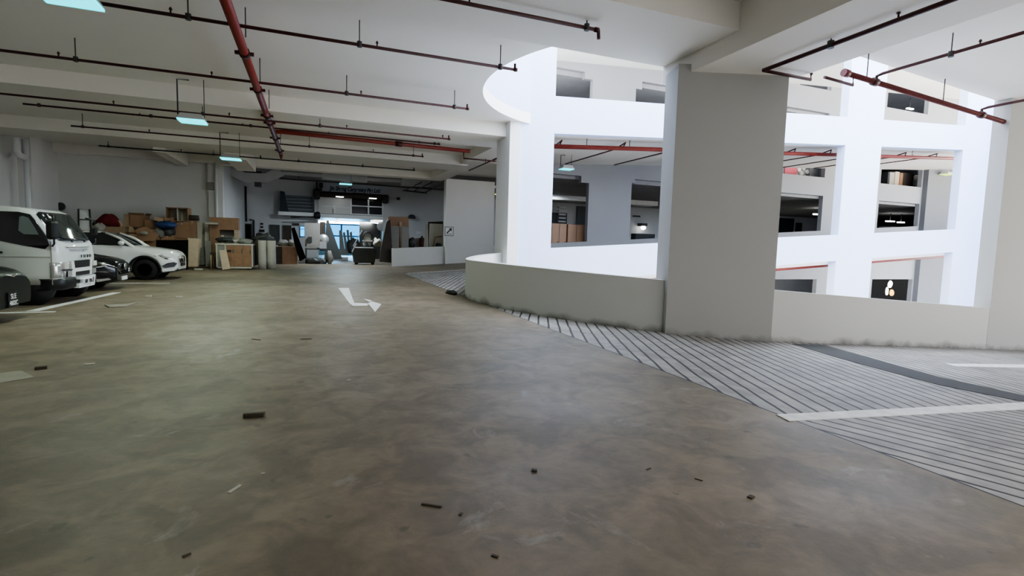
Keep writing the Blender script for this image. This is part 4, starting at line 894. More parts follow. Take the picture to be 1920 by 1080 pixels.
# side table / stand at 383-412
t = thing('low_stand', 'low brown stand with a dark top left of the sink cabinet', 'stand', P(395, 503, z=0))
r = RC(394, 412, 474, 506, 27.2)
MB().box(r[0], r[1], 27.2, 27.9, r[3]-.08, r[3]).build('top', 'darkwood', t)
for xx_ in (r[0]+.03, r[1]-.03):
    for yy_ in (27.24, 27.86): MB().tube([(xx_, yy_, 0), (xx_, yy_, r[3]-.08)], .03, 6).build('leg', 'wood2', t)
leaning('tall_panel', 'grey post-like board between the beige panel and the low stand', 'panel', [(384, 452), (396, 452), (396, 500), (386, 500)], 27.9, .1, 'greyboard', .02)
leaning('cloth_roll', 'dusty dark sheet slumped at the foot of the grey board', 'sheet', [(372, 466), (384, 462), (386, 496), (374, 497)], 28.2, .15, 'greybag', .05)
# brown wall unit with square hole
r = RC(393, 447, 408, 456, 28.6); k = .05
t = thing('wall_unit', 'brown wall unit with a square opening above the sink cabinet', 'cabinet', ((r[0]+r[1])/2, 28.9, 0))
za = P(420, 431, y=28.6).z
MB().box(r[0], r[1], 28.6, 29.2, za, r[3]).build('upper_box', 'wood', t)
MB().box(r[0], P(412, 440, y=28.6).x, 28.6, 29.2, 0, za).build('side_panel', 'wood', t)
MB().box(P(439, 440, y=28.6).x, r[1], 28.6, 29.2, 0, za).build('side_panel', 'wood2', t)
MB().box(P(412, 440, y=28.6).x, P(439, 440, y=28.6).x, 29.14, 29.2, 0, za).build('back_panel', 'greyboard', t)
MB().box(P(412, 440, y=28.6).x, P(418, 440, y=28.6).x, 28.9, 29.1, .9, za-.25).build('inner_post', 'cream', t)
# sink cabinet
r = RC(405, 474, 457, 499, 27.0); zc_ = r[3]
t = thing('sink_cabinet', 'kitchen sink cabinet with cream frame and three brown doors', 'cabinet', ((r[0]+r[1])/2, 27.4, 0))
MB().box(r[0], r[1], 27.05, 27.8, .12, zc_-.05).build('carcass', 'greyboard', t)
MB().box(r[0]-.03, r[1]+.03, 27.0, 27.85, zc_-.06, zc_).build('worktop', 'cream', t)
MB().box(r[0], r[0]+.05, 26.99, 27.05, .05, zc_-.06).box(r[1]-.05, r[1], 26.99, 27.05, .05, zc_-.06).box(r[0], r[1], 26.99, 27.05, .05, .12).build('frame', 'cream', t)
wd_ = (r[1]-r[0]-.1); xa = r[0]+.05+wd_*.25
MB().box(xa-.05, xa, 26.985, 27.05, .12, zc_-.06).build('mullion', 'cream', t)
for i in range(3):
    d0 = xa+i*(r[1]-.05-xa)/3; d1 = xa+(i+1)*(r[1]-.05-xa)/3
    d_ = MB().box(d0+.012, d1-.012, 27.0, 27.04, .14, zc_-.09).build('door', 'wood', t)
    MB().box(d1-.07, d1-.045, 26.975, 27.0, .75, .95).build('door_handle', 'darkgrey', d_)
for x in (r[0]+.1, r[1]-.1):
    MB().box(x-.03, x+.03, 27.1, 27.16, 0, .12).build('leg', 'darkgrey', t)
zt = zc_
solo('dark_cloth', MB().blob(P(424, 450, y=27.3), (.42, .25, .12), 9, .25), 'darkgrey', 'dark cloth heap at the left end of the sink cabinet worktop', 'cloth')
q = P(437, 452.5, y=27.3); solo('paper_roll', MB().tube([(q.x-.28, 27.25, zt+.07), (q.x+.28, 27.35, zt+.15)], .07, 10), 'foam', 'white paper roll lying on the sink cabinet worktop', 'roll')
solo('dusty_sack', MB().blob(P(458, 453, y=27.4), (.32, .25, .14), 10, .2), 'greybag', 'small grey sack at the right end of the sink cabinet worktop', 'sack')
leaning('clip_board', 'pale leaning board with two black clips before the sink cabinet', 'board', [(410, 469), (423, 469), (432, 504), (417, 506)], 26.3, .05, 'wood2', .2)
for i, px_ in enumerate((414, 427)):
    q = P(px_, 471, y=26.25); solo('clip', MB().box(q.x-.08, q.x+.08, 26.62, 26.70, q.z-.05, q.z+.05), 'black', ('left', 'right')[i]+' black clip on top of the pale leaning board', 'clip', 'clips on the pale board')
# foam rolls
y = 27.4
for i, (a_, b_) in enumerate(((483, 500), (500, 517))):
    x0 = P(a_, 475, y=y).x; x1 = P(b_, 475, y=y).x; rr_ = (x1-x0)/2; h_ = P(500, 451, y=y).z
    prof = [(rr_*.95, 0), (rr_, h_*.3), (rr_*.96, h_*.7), (rr_, h_), (rr_*.6, h_), (rr_*.5, h_-.1)]
    solo('foam_roll', MB().lathe(prof, ((x0+x1)/2, y+rr_, 0), 'Z', 16), 'foam', ('left', 'right')[i]+' one of two white foam rolls standing right of the sink cabinet', 'roll', 'pair of foam rolls')
leaning('dark_sheet', 'dark sheet bundle standing between the sink cabinet and the foam rolls', 'sheet', [(475, 498), (476, 455), (483, 446), (487, 452), (487, 496)], 27.9, .3, 'darkwood', .03)
solo('rubbish_bag', MB().blob(P(494, 447, y=28.2), (.42, .3, .22), 12, .3), 'darkgrey', 'black rubbish bag on top behind the foam rolls', 'bag')
carton('dark crate behind the foam rolls, under the black rubbish bag', (P(485, 470, y=28.0).x, P(505, 470, y=28.0).x, 0, P(494, 452, y=28.0).z), 28.05, .7, 'darkwood', z0=0., name='crate') 
# --- in front of the back wall (y = 40)
y = 33.0; r = RC(518, 558, 463, 491, y)
t = thing('wooden_crate', 'brown wooden crate with two panels left of the work table', 'crate', ((r[0]+r[1])/2, y+.5, 0))
xm_ = P(529, 470, y=y).x
MB().box(r[0], xm_, y, y+1, 0, r[3]).build('end_panel', 'darkwood', t); MB().box(xm_, r[1], y, y+1, 0, r[3]).build('front_panel', 'wood', t)
MB().box(r[0]-.04, r[1]+.04, y-.03, y+1.03, r[3], r[3]+.04).build('lid', 'wood2', t)
zl = r[3]+.04
for lab, px_, s_ in (('grey dusty bag at the left on the brown crate', 531, 13), ('grey dusty bag at the right on the brown crate', 549, 14)):
    q = P(px_, 458, y=y+.4); solo('dusty_bag', MB().blob((q.x, y+.45, zl+.17), (.34, .3, .2), s_, .2, flat=.1), 'greybag', lab, 'bag', 'bags on the brown crate')
leaning('dark_board', 'black narrow board leaning across the crate towards the back wall', 'board', [(546, 428), (552, 426), (574, 484), (562, 490), (552, 458)], 32.6, .08, 'blackboard', .1)
y = 34.0
leaning('grey_board', 'tall grey board with a small dark square standing on the work table', 'board', [(571, 418), (600, 418), (600, 465), (572, 462)], y+.2, .08, 'greyboard', .02)
q0, q1, z0, z1 = RC(577, 585, 444, 455, y+.1); solo('dark_tile', MB().box(q0, q1, y+.1, y+.18, z0, z1), 'darkgrey', 'small dark square plate against the tall grey board', 'plate')
leaning('brown_board', 'dark brown board standing right of the tall grey board', 'board', [(600, 416), (610, 416), (611, 470), (600, 470)], y+.3, .08, 'darkwood', .02)
r = RC(572, 622, 459, 496, y); zt = P(597, 466, y=y).z
t = thing('work_table', 'dark cluttered work table below the tall grey board', 'table', ((r[0]+r[1])/2, y+.4, 0))
MB().box(r[0], r[1], y, y+.9, zt-.08, zt).build('table_top', 'darkgrey', t)
for xx_ in (r[0]+.05, r[1]-.05):
    for yy_ in (y+.05, y+.85): MB().box(xx_-.04, xx_+.04, yy_-.04, yy_+.04, 0, zt-.08).build('leg', 'darkgrey', t)
MB().box(r[0]+.05, r[1]-.05, y+.1, y+.8, .25, .3).build('lower_shelf', 'darkgrey', t)
solo('grey_block', MB().box(P(575, 462, y=y).x, P(594, 462, y=y).x, y+.05, y+.6, zt, P(585, 457, y=y).z), 'greyboard', 'flat grey block on the left of the work table', 'block')
solo('machine_cover', MB().blob((P(598, 463, y=y).x, y+.5, zt+.12), (.26, .25, .15), 15, .2), 'greybag', 'rumpled grey cover in the middle of the work table', 'cover')
q = P(606, 453, y=y-.1); solo('round_machine', MB().lathe([(.05, -.2), (.34, -.16), (.36, .12), (.22, .2), (.02, .22)], (q.x, y+.4, q.z+.12), 'Y', 18).box(q.x-.2, q.x+.2, y+.2, y+.6, zt, q.z), 'steel', 'round pale machine at the right end of the work table', 'machine')
solo('cable_pile', MB().blob((P(588, 488, y=y-.2).x, y-.1, .16), (.4, .3, .2), 16, .3).blob((P(604, 490, y=y-.2).x, y+.0, .14), (.3, .3, .18), 17, .3), 'darkgrey', 'tangled scrap heap under the front of the work table', 'scrap')
solo('white_sack', MB().blob(P(618, 483, y=y-.2), (.18, .2, .42), 18, .15), 'greybag', 'upright pale sack right of the work table', 'sack')
leaning('sloping_panel', 'big dark triangular panel leaning right of the work table', 'panel', [(612, 414), (616, 413), (642, 486), (608, 487)], 36.0, .07, 'darkgrey', .05)
# planks inside the shop opening
G_P = 'planks leaning in the shop opening'
for i, (a_, lab) in enumerate(((((636, 432), (641, 431), (648, 478), (637, 478)), 'leftmost plank of the row leaning in the shop opening'), (((643, 436), (647, 435), (655, 476), (648, 477)), 'second plank from the left in the shop opening'), (((650, 431), (654, 431), (658, 475), (653, 475)), 'third plank from the left in the shop opening'), (((656, 436), (660, 434), (663, 470), (658, 472)), 'fourth plank from the left in the shop opening'))):
    leaning('plank', lab, 'plank', a_, 42.0+.2*i, .06, 'greyboard', .08, group=G_P)
solo('dark_clutter', MB().blob(P(664, 462, y=42), (.5, .4, .6), 19, .25), 'darkgrey', 'dark heap of tools before the bright window in the shop', 'clutter')
solo('shop_sill', MB().box(P(620, 482, y=41).x, P(652, 482, y=41).x, 40.6, 41.4, 0, .22), 'steel', 'pale low platform on the floor at the shop entrance', 'platform')
# waste skip with scrap
y = 33.2; r = RC(661, 707, 466, 494, y)
t = thing('waste_bin', 'dark grey tapered waste bin before the shop opening', 'bin', ((r[0]+r[1])/2, y+.6, 0))
b0 = .14
MB().loft([[(r[0]+b0, y+.1, .1), (r[1]-b0, y+.1, .1), (r[1]-b0, y+1.1, .1), (r[0]+b0, y+1.1, .1)], [(r[0], y, r[3]), (r[1], y, r[3]), (r[1], y+1.2, r[3]), (r[0], y+1.2, r[3])], [(r[0]+.05, y+.05, r[3]), (r[1]-.05, y+.05, r[3]), (r[1]-.05, y+1.15, r[3]), (r[0]+.05, y+1.15, r[3])], [(r[0]+.12, y+.12, .5), (r[1]-.12, y+.12, .5), (r[1]-.12, y+1.1, .5), (r[0]+.12, y+1.1, .5)]], smooth=False).build('tub', 'darkgrey', t)
MB().box(r[0]-.05, r[1]+.05, y-.05, y+.03, r[3]-.1, r[3]+.02).build('rim', 'darkgrey', t)
for xx_ in (r[0]+.25, r[1]-.25): MB().lathe([(.01, -.04), (.1, -.04), (.1, .04), (.01, .04)], (xx_, y+.25, .1), 'Y', 12).build('castor', 'black', t)
zt = r[3]
solo('white_board', MB().box(P(668, 462, y=y).x, P(700, 462, y=y).x, y-.08, y+.9, zt+.02, zt+.08), 'trim', 'white board laid across the rim of the waste bin', 'board')
t = thing('scrap_chair', 'broken chair with a dark bent frame and pale seat on the waste bin', 'chair', P(690, 455, y=y+.5))
a = [P(681, 462, y=y+.5), P(680, 447, y=y+.5), P(684, 436, y=y+.5), P(694, 435, y=y+.5), P(698, 443, y=y+.5), P(698, 462, y=y+.5)]
MB().tube(a, .045, 8).build('frame', 'black', t)
q0, q1, z0, z1 = RC(682, 695, 438, 450, y+.55); MB().box(q0, q1, y+.55, y+.62, z0, z1).build('back_panel', 'greyboard', t)
q0, q1, z0, z1 = RC(680, 698, 450, 453, y+.4); MB().box(q0, q1, y+.2, y+.8, z0, z1).build('seat', 'foam', t)
for px_ in (684, 693): MB().blob(P(px_, 457, y=y+.45), (.12, .1, .14), px_, .1).build('cushion', 'greybag', t)
leaning('metal_strip', 'thin pale metal strip slanting up from the waste bin', 'strip', [(661, 462), (663, 462), (680, 432), (678, 431)], y+.1, .03, 'steel', .02)
leaning('metal_strip', 'thin pale metal strip slanting down left of the waste bin', 'strip', [(659, 472), (661, 473), (669, 457), (667, 456)], y-.1, .03, 'steel', .02)
solo('foam_scrap', MB().blob(P(708, 456, y=y+.4), (.28, .3, .25), 22, .35), 'foam', 'crumpled pale scrap at the right of the waste bin', 'scrap')
leaning('dark_cover', 'dark cloth covered stack leaning left of the two tall boards', 'stack', [(725, 416), (732, 410), (737, 493), (712, 491), (714, 470)], 31.0, .25, 'darkwood', .02)
# two tall pale boards under a brown frame, behind the low wall (y = 30.4)
y = 31.4
leaning('brown_board', 'tall dark brown board behind the two pale boards', 'board', [(727, 408), (731, 406), (766, 407), (768, 466), (729, 466)], y+.3, .12, 'wood', .02)
for a_, lab in (([(732, 423), (749, 424), (748, 466), (732, 466)], 'left pale grey board behind the low white wall'), ([(753, 424), (767, 425), (766, 466), (753, 466)], 'right pale grey board behind the low white wall')):
    leaning('pale_board', lab, 'board', a_, y, .06, 'greyboard', .02, group='pair of pale boards')
leaning('batten', 'thin pale batten standing between the two grey boards', 'batten', [(749, 416), (754, 416), (755, 464), (751, 464)], y+.1, .05, 'wood2', .02)
leaning('box_panel', 'small grey panel low behind the wall, under the white wall plate', 'panel', [(777, 447), (789, 446), (788, 464), (776, 464)], y+.5, .2, 'greyboard', .0)
leaning('pale_sheet', 'narrow pale sheet left of the big pale plywood sheet', 'sheet', [(798, 421), (803, 420), (800, 466), (794, 466)], y, .05, 'foam', .03)
leaning('plywood_sheet', 'big pale plywood sheet leaning on the sign panel', 'sheet', [(806, 419), (830, 420), (831, 466), (804, 466)], y+.2, .05, 'cream', .03)
leaning('dark_board', 'dark top edge of a board behind the big pale plywood sheet', 'board', [(803, 416), (831, 415), (831, 466), (803, 466)], y+.6, .06, 'darkwood', .02)
a = [P(812, 464, y=y-.15), P(816, 445, y=y-.15), P(829, 443, y=y-.15)]
solo('bent_tube', MB().tube(a, .05, 8), 'wood', 'bent brown tube frame in front of the big pale plywood sheet', 'frame')
solo('dark_bag', MB().blob(P(823, 461, y=y-.2), (.22, .2, .16), 23, .2), 'darkgrey', 'small dark bag at the foot of the bent brown tube', 'bag')
solo('dark_bag', MB().blob(P(772, 455, y=y+.3), (.2, .2, .3), 24, .2), 'darkgrey', 'dark bundle in the gap left of the small grey panel', 'bag')
solo('red_canister', MB().lathe([(.14, 0), (.16, .05), (.16, .5), (.05, .62), (.05, .68)], tuple(P(791, 463, y=y+.2)), 'Z', 14), 'darkred', 'dark red extinguisher bottle left of the narrow pale sheet', 'bottle')
# support under everything that stands behind the low wall: a long dark bench
q0 = P(740, 466, y=31.0).x; q1 = P(831, 466, y=31.0).x
t = thing('bench', 'long dark bench top just showing above the low white wall', 'bench', ((q0+q1)/2, 31.8, 0))
MB().box(q0, 7.44, 31.1, 32.6, 1.0, 1.12).build('bench_top', 'darkwood', t)
for xx_ in (q0+.1, (q0+7.44)/2, 7.3):
    MB().box(xx_-.05, xx_+.05, 31.2, 32.5, 0, 1.0).build('leg', 'darkwood', t)
# wall fittings of the back wall
y = 39.95
def plate(name, lab, cat, r4, m, y=39.95, d=.06, group=None): 
    a_, b_, z0, z1 = RC(*r4, y); return solo(name, MB().box(a_, b_, y-d, y, z0, z1), m, lab, cat, group)
def doorway(label, r4, m, frame='backwall', n=None):
    a_, b_, z0, z1 = RC(*r4, 39.98); d_ = MB().box(a_, b_, 39.93, 40.0, 0, z1); o = d_.build(n, m); o['kind'] = 'structure'
    MB().box(a_-.06, a_, 39.88, 40, 0, z1+.06).box(b_, b_+.06, 39.88, 40, 0, z1+.06).box(a_, b_, 39.88, 40, z1, z1+.06).build('door_frame', 'darkgrey', o)
    MB().lathe([(.01, -.06), (.05, -.06), (.05, 0)], (b_-.12, 39.91, 1.0), 'Y', 10).build('door_handle', 'steel', o)
doorway('', (457, 471, 421, 490), 'blackboard', n='door_1'); doorway('', (508, 523, 423, 490), 'darkgrey', n='door_2'); doorway('', (532, 545, 424, 490), 'darkwood', n='door_3')
plate('exit_sign', 'dark sign box on the back wall above the leftmost doorway', 'sign', (448, 459, 413, 419), 'black')
plate('door_sign', 'small brown sign plate above the third doorway', 'sign', (548, 561, 418.5, 423), 'darkwood')
plate('wall_switch', 'upper round dark fitting on the back wall between the first two doorways', 'fitting', (488.5, 493.5, 418, 421.5), 'black', group='dark fittings between the doorways')
plate('wall_switch', 'middle round dark fitting on the back wall between the first two doorways', 'fitting', (488.5, 493.5, 424, 427.5), 'black', group='dark fittings between the doorways')
plate('wall_switch', 'lowest wide dark fitting on the back wall between the first two doorways', 'fitting', (486, 496, 430.5, 435), 'black', group='dark fittings between the doorways')
plate('wall_plate', 'small white plate on the back wall above the small grey panel', 'plate', (779, 789, 434, 438.5), 'trim')
solo('wall_lamp', MB().lathe([(.28, .0), (.32, .1), (.18, .28), (.04, .3)], P(772, 405, y=39.6)-Vector((0, 0, .2)), 'Z', 14), 'darkgrey', 'dark dome lamp on the back wall right of the tall boards', 'lamp')
solo('wall_camera', MB().box(P(744, 373, y=39.9).x, P(748, 373, y=39.9).x, 39.5, 40, P(746, 375, y=39.9).z, P(746, 371, y=39.9).z), 'black', 'small black camera high on the back wall right of the shop sign', 'camera')
q = P(476, 430, y=39.9); solo('door_pipe', MB().tube([(q.x, 39.9, .1), (q.x, 39.9, P(476, 413, y=39.9).z), (q.x-.25, 39.9, P(473, 412, y=39.9).z)], .05, 8), 'black', 'black pipe standing right of the leftmost doorway', 'pipe')
leaning('dark_scrap', 'curved dark scrap hung on the wall above the brown wall unit', 'scrap', [(420, 392), (424, 378), (428, 384), (425, 392), (431, 407), (425, 408)], 36.5, .05, 'darkgrey', 0)
# window beside the shop door
a_, b_, z0, z1 = RC(562, 572, 424, 444, 39.98); o = MB().box(a_, b_, 39.9, 40, z0, z1).build('window_1', 'blueframe'); o['kind'] = 'structure'
MB().box(a_+.04, b_-.04, 39.87, 39.9, z0+.04, z0+(z1-z0)*.68).build('window_pane', 'sky', o); MB().box(a_+.04, b_-.04, 39.87, 39.9, z0+(z1-z0)*.74, z1-.04).build('window_pane', 'sky', o)
# bright window at the back of the shop
y = 53.9; o = MB().box(1.0, 4.6, 54.0, 54.06, .5, 3.1).build('window_2', 'sky'); o['kind'] = 'structure'
o.data.materials.clear(); o.data.materials.append(M['sky'])
fr = MB()
for x in (1.0, 2.75, 4.55): fr.box(x-.07, x+.07, 53.88, 54.0, .5, 3.1)
for z in (.55, 1.9, 3.05): fr.box(1.0, 4.6, 53.9, 54.0, z-.06, z+.06)
fr.build('window_frame', 'blueframe', o)
area('shop_window_light', (2.8, 53.7, 1.8), 3.4, 2.4, 300, (.25, .65, 1.0), (-PI/2, 0, 0))
area('shop_ceiling_light', (4.0, 44, 3.0), 1.2, .3, 60, (1, 1, .95))
# mezzanine over the opening: white panels left, dark windows right
t = MB(); z0, z1 = 3.35, 5.05
xm_ = P(657, 385, y=39.9).x
mz = MB().box(X0, X1, 39.9, 40.3, 3.1, 3.36); o = mz.build('trim_1', 'trim'); o['kind'] = 'structure'
MB().box(X0, X1, 39.86, 39.9, 3.36, 3.40).build('ledge', 'greyboard', o)
t = thing('mezzanine_panel', 'pale grey panel wall above the left half of the shop opening', 'panel', ((X0+xm_)/2, 40, 3.4))
MB().box(X0, xm_, 39.95, 40.2, 3.4, 5.05).build('panel_sheet', 'panelwhite', t)
zm = P(630, 388, y=39.9).z; MB().box(X0+.3, xm_, 39.9, 39.95, zm-.03, zm+.03).build('rail', 'trim', t); xq = P(627, 390, y=39.9).x; MB().box(xq-.05, xq+.05, 39.88, 39.95, zm-.5, zm+.12).build('stile', 'trim', t)
MB().box(xq-.14, xq-.06, 39.9, 39.95, zm-.55, zm-.15).build('latch', 'greyboard', t)
o = MB().box(xm_, X1, 40.05, 40.1, 3.4, 5.05).build('window_3', 'glassnight'); o['kind'] = 'structure'
fr = MB(); xk = P(691, 385, y=39.9).x
for x in (xm_+.05, xk, X1-.05): fr.box(x-.05, x+.05, 39.92, 40.05, 3.4, 5.0)
for z in (3.44, P(690, 387, y=39.9).z, 4.85): fr.box(xm_, X1, 39.93, 40.05, z-.04, z+.04)
fr.build('window_frame', 'trim', o)
# awning box, strip lamps and the sign above
a_, b_, z0, z1 = RC(589, 726, 363, 377, 39.6)
t = thing('awning_roller', 'rolled brown awning with black end caps over the shop opening', 'awning', ((a_+b_)/2, 39.6, z0))
zl_ = P(598, 362, y=39.6).z; zr2 = P(718, 369, y=39.6).z
MB().tube([(a_+.2, 39.62, zl_-.05), (b_-.2, 39.62, zr2-.05)], .2, 12).build('roll', 'darkwood', t)
for x, z_, h_ in ((P(594, 362, y=39.5).x, P(594, 362, y=39.5).z, .42), (P(723, 372, y=39.5).x, P(723, 372, y=39.5).z, .36)):
    MB().box(x-.22, x+.22, 39.35, 39.95, z_-h_, z_+h_*.7).build('end_cap', 'black', t, bevel=.1)
q = P(594, 345, y=39.5); MB().tube([(q.x, 39.6, P(594, 358, y=39.5).z), (q.x, 39.6, P(594, 337, y=39.5).z)], .06, 6).build('hanger', 'black', t)
for lab, px_, py_ in (('left lit strip lamp under the awning', 637, 368.5), ('right lit strip lamp under the awning', 699, 371.5)):
    q = P(px_, py_, y=39.2); tt = thing('strip_lamp', lab, 'lamp', q, 'strip lamps under the awning')
    MB().box(q.x-.28, q.x+.28, 39.15, 39.3, q.z, q.z+.05).build('lamp_housing', 'housing', tt); MB().tube([(q.x-.26, 39.2, q.z-.02), (q.x+.26, 39.2, q.z-.02)], .035, 8).build('lamp_tube', 'lampwhite', tt); MB().tube([(q.x, 39.22, q.z+.05), (q.x, 39.4, q.z+.3)], .02, 6).build('bracket', 'black', tt)
a_, b_, z0, z1 = RC(600, 725, 343, 366, 39.9)
t = thing('shop_sign', 'long grey shop sign with dark blue lettering above the opening', 'sign', ((a_+b_)/2, 39.9, z0))
MB().box(a_, b_, 39.82, 39.95, 5.0, 5.62).build('sign_board', 'signgrey', t)
xl = P(613, 355, y=39.8).x; xr = P(717, 361, y=39.8).x
text_mesh('sign_lettering', 'Jin Sheng Carpentry Pte Ltd', .40, 'signblue', t, ((xl+xr)/2, 39.81, 5.22), FRONT_Y, .01, squash=.78, bold=.012, shear=.15)
q = P(602, 350, y=39.7); solo('sign_bracket', MB().box(q.x-.12, q.x+.12, 39.5, 39.82, q.z-.05, q.z+.25).box(q.x-.06, q.x+.06, 39.5, 39.8, q.z-.4, q.z), 'black', 'dark bracket fitting at the left end of the shop sign', 'fitting')
# louvred box with a white sill left of the awning
a_, b_, z0, z1 = RC(524, 589, 363, 398, 39.3)
t = thing('louvre_unit', 'dark louvred unit with a white sill high on the back wall', 'louvre', ((a_+b_)/2, 39.6, z0-.2))
xq = P(535, 380, y=39.3).x
MB().hexa([(a_, 39.3, z0), (xq+.2, 39.3, z0), (xq+.2, 39.95, z0), (a_, 39.95, z0)], [(a_+.05, 39.3, z1+.12), (xq-.05, 39.3, z1+.08), (xq-.05, 39.95, z1+.08), (a_+.05, 39.95, z1+.12)]).build('side_cheek', 'navy', t)
MB().box(xq, b_, 39.8, 39.95, z0, z1-.15).build('back_panel', 'navy', t)
for i in range(5):
    z_ = z0+.12+i*(z1-z0-.25)/4.6; MB().box(xq, b_, 39.35, 39.75, z_, z_+.06, rx=-.5).build('slat', 'darkslat', t)
MB().box(b_-.12, b_+.02, 39.3, 39.9, z0, z1-.12).build('post', 'navy', t)
MB().box(a_-.08, b_+.02, 39.1, 39.95, z0-.24, z0).build('sill', 'trim', t)
q = P(582, 405, y=39.2); solo('cable_bundle', MB().blob((P(595, 403, y=38.9).x, 38.9, P(595, 404, y=38.9).z), (.22, .2, .24), 31, .2).tube([(P(545, 407, y=38.9).x, 38.9, P(545, 407, y=38.9).z), (P(588, 407, y=39.2).x, 38.9, P(588, 407, y=39.2).z)], .05, 6), 'black', 'black cable bundle under the sill of the louvred unit', 'cable')
# shop inside lamps
for lab, px_, py_, l_ in (('bright round lamp inside the shop opening', 633, 413.5, .14), ('long bright tube lamp at the right inside the shop', 707, 413.5, .45)):
    q = P(px_, py_, y=41.0)
    tt = thing('shop_lamp', lab, 'lamp', q); MB().tube([(q.x-l_, 41.2, q.z-.06), (q.x+l_, 40.8, q.z+.02)], .09, 10).build('lamp_tube', 'lamptube', tt)
    MB().box(q.x-l_, q.x+l_, 40.9, 41.1, q.z+.08, q.z+.12).build('lamp_housing', 'housing', tt)
leaning('grey_partition', 'grey partition inside the shop at the right of the bright window', 'partition', [(674, 416), (716, 420), (716, 488), (674, 486)], 44.0, .1, 'darkgrey', 0)
q = P(715, 425, y=41.0); solo('fan', MB().lathe([(.3, -.05), (.36, 0), (.3, .05), (.26, 0)], q, 'Y', 18).tube([(q.x, 41, q.z), (q.x, 41, 0)], .03, 6), 'steel', 'pale round fan standing at the right jamb of the shop', 'fan')
# ---- far lane: what shows through the facade openings
yb = 26.2
r = RC(1030, 1062, 419, 455, yb); zb_ = 0
def far_cab(label, r4):
    a_, b_, z0, z1 = RC(*r4, yb); t = thing('wardrobe', label, 'cabinet', ((a_+b_)/2, yb+.3, 0), 'brown wardrobes in the far lane')
    MB().box(a_, b_, yb, yb+.6, 0, z1).build('carcass', 'wood', t); xm_ = (a_+b_)/2
    for x0_, x1_ in ((a_, xm_), (xm_, b_)):
        d_ = MB().box(x0_+.015, x1_-.015, yb-.03, yb, .1, z1-.02).build('door', 'wardrobe', t); MB().box(x1_-.1, x1_-.06, yb-.05, yb-.03, z1-1.2, z1-1.0).build('door_handle', 'darkgrey', d_)
far_cab('left brown wardrobe of the pair in the far lane opening', (1034, 1062, 419, 455)); far_cab('right brown wardrobe of the pair in the far lane opening', (1064, 1096, 421, 455))
yy = 39.9
a_, b_, z0, z1 = RC(1030, 1062, 399, 420, yy); t = thing('louvre_unit', 'dark louvred unit on the wall above the brown wardrobes', 'louvre', (a_, yy, z0))
MB().box(a_, b_, yy-.1, yy, z0, z1).build('back_panel', 'navy', t)
for i in range(5): MB().box(a_+(b_-a_)*.45, b_-.2, yy-.3, yy-.1, z0+.15+i*.3, z0+.28+i*.3).build('slat', 'trim', t)
plate('dark_door_panel', 'tall dark panel right of the louvred unit above the wardrobes', 'panel', (1081, 1098, 387, 425), 'navy', y=39.9)
plate('wall_sign', 'pale wall sign above the tall dark panel in the far room', 'sign', (1078, 1098, 370, 383), 'greyboard', y=39.9)
plate('wall_rail', 'thin dark shelf on the far wall in the narrow right opening', 'shelf', (1186, 1200, 404, 407), 'navy', y=39.9)
q = P(1206, 427, y=39.5); tt = thing('bulkhead_lamp', 'lit bulkhead lamp on the far wall in the narrow right opening', 'lamp', q)
MB().box(q.x-.3, q.x+.3, 39.3, 39.95, q.z+.15, q.z+.4).build('lamp_housing', 'black', tt); MB().blob(q, (.25, .2, .2), 3, .0).build('lamp_globe', 'lampwhite', tt)
plate('dark_counter', 'dark counter at the foot of the narrow right opening', 'counter', (1182, 1218, 438.5, 494), 'navy', y=34, d=.6)
for lab, r4 in (('wide grey ceiling duct behind the opening above the wardrobes', (1034, 1100, 362, 366)), ('grey ceiling duct behind the narrow right opening', (1180, 1234, 372, 376))):
    a_, b_, z0, z1 = RC(*r4, 34); solo('air_duct', MB().box(a_, b_, 34, 35, 4.85, 5.19), 'duct', lab, 'duct', 'far room ducts')
# upper storey storage seen over the white bands
yy = YW+1.2; zf2 = 5.55
def far_item(name, lab, cat, r4, m, d=.5, group=None, y=None):
    y_ = y or yy; a_, b_, z0, z1 = RC(*r4, y_); z1 = max(z1, 6.75); return solo(name, MB().box(a_, b_, y_, y_+d, 5.51, z1), m, lab, cat, group)
far_item('red_carton', 'red and white carton stack on the upper far storey', 'box', (1471, 1494, 312, 340), 'redcarton')
far_item('dark_crate', 'dark crate at the left of the red cartons on the upper far storey', 'crate', (1450, 1470, 313, 340), 'darkgrey')
for i, (px_, py_) in enumerate(((1499, 318), (1508, 315), (1514, 322), (1504, 325))):
    q = P(px_, py_, y=yy); q2 = 6.7
    solo('foam_tube', MB().tube([(q.x, yy, q.z), (q.x+.1, yy+1.2, q.z)], .15, 12).box(q.x-.1, q.x+.1, yy+.2, yy+.9, 5.51, q.z-.12), 'foam', ('leftmost', 'upper middle', 'right', 'lower middle')[i]+' white rolled bundle beside the red cartons', 'roll', 'white bundles on the upper storey')
far_item('grey_bale', 'grey bale right of the white bundles on the upper far storey', 'bale', (1518, 1536, 316, 340), 'greyboard')
for i, (r4, m_n) in enumerate((((1668, 1677, 323, 350), 'greyboard'), ((1678, 1686, 322, 350), 'wood2'), ((1687, 1693, 324, 350), 'wood'), ((1694, 1712, 325, 350), 'darkwood'))):
    far_item('stored_board', ('first pale', 'second cream', 'third brown', 'last wide dark')[i]+' board from the left on the upper far storey', 'board', r4, m_n, .15, 'boards stored on the upper storey')
solo('white_lamp_globe', MB().blob(P(1719, 333, y=yy), (.22, .22, .22), 2, 0.).box(P(1719, 333, y=yy).x-.03, P(1719, 333, y=yy).x+.03, yy-.03, yy+.03, 5.5, P(1719, 335, y=yy).z), 'foam', 'small white globe right of the stored boards', 'globe')
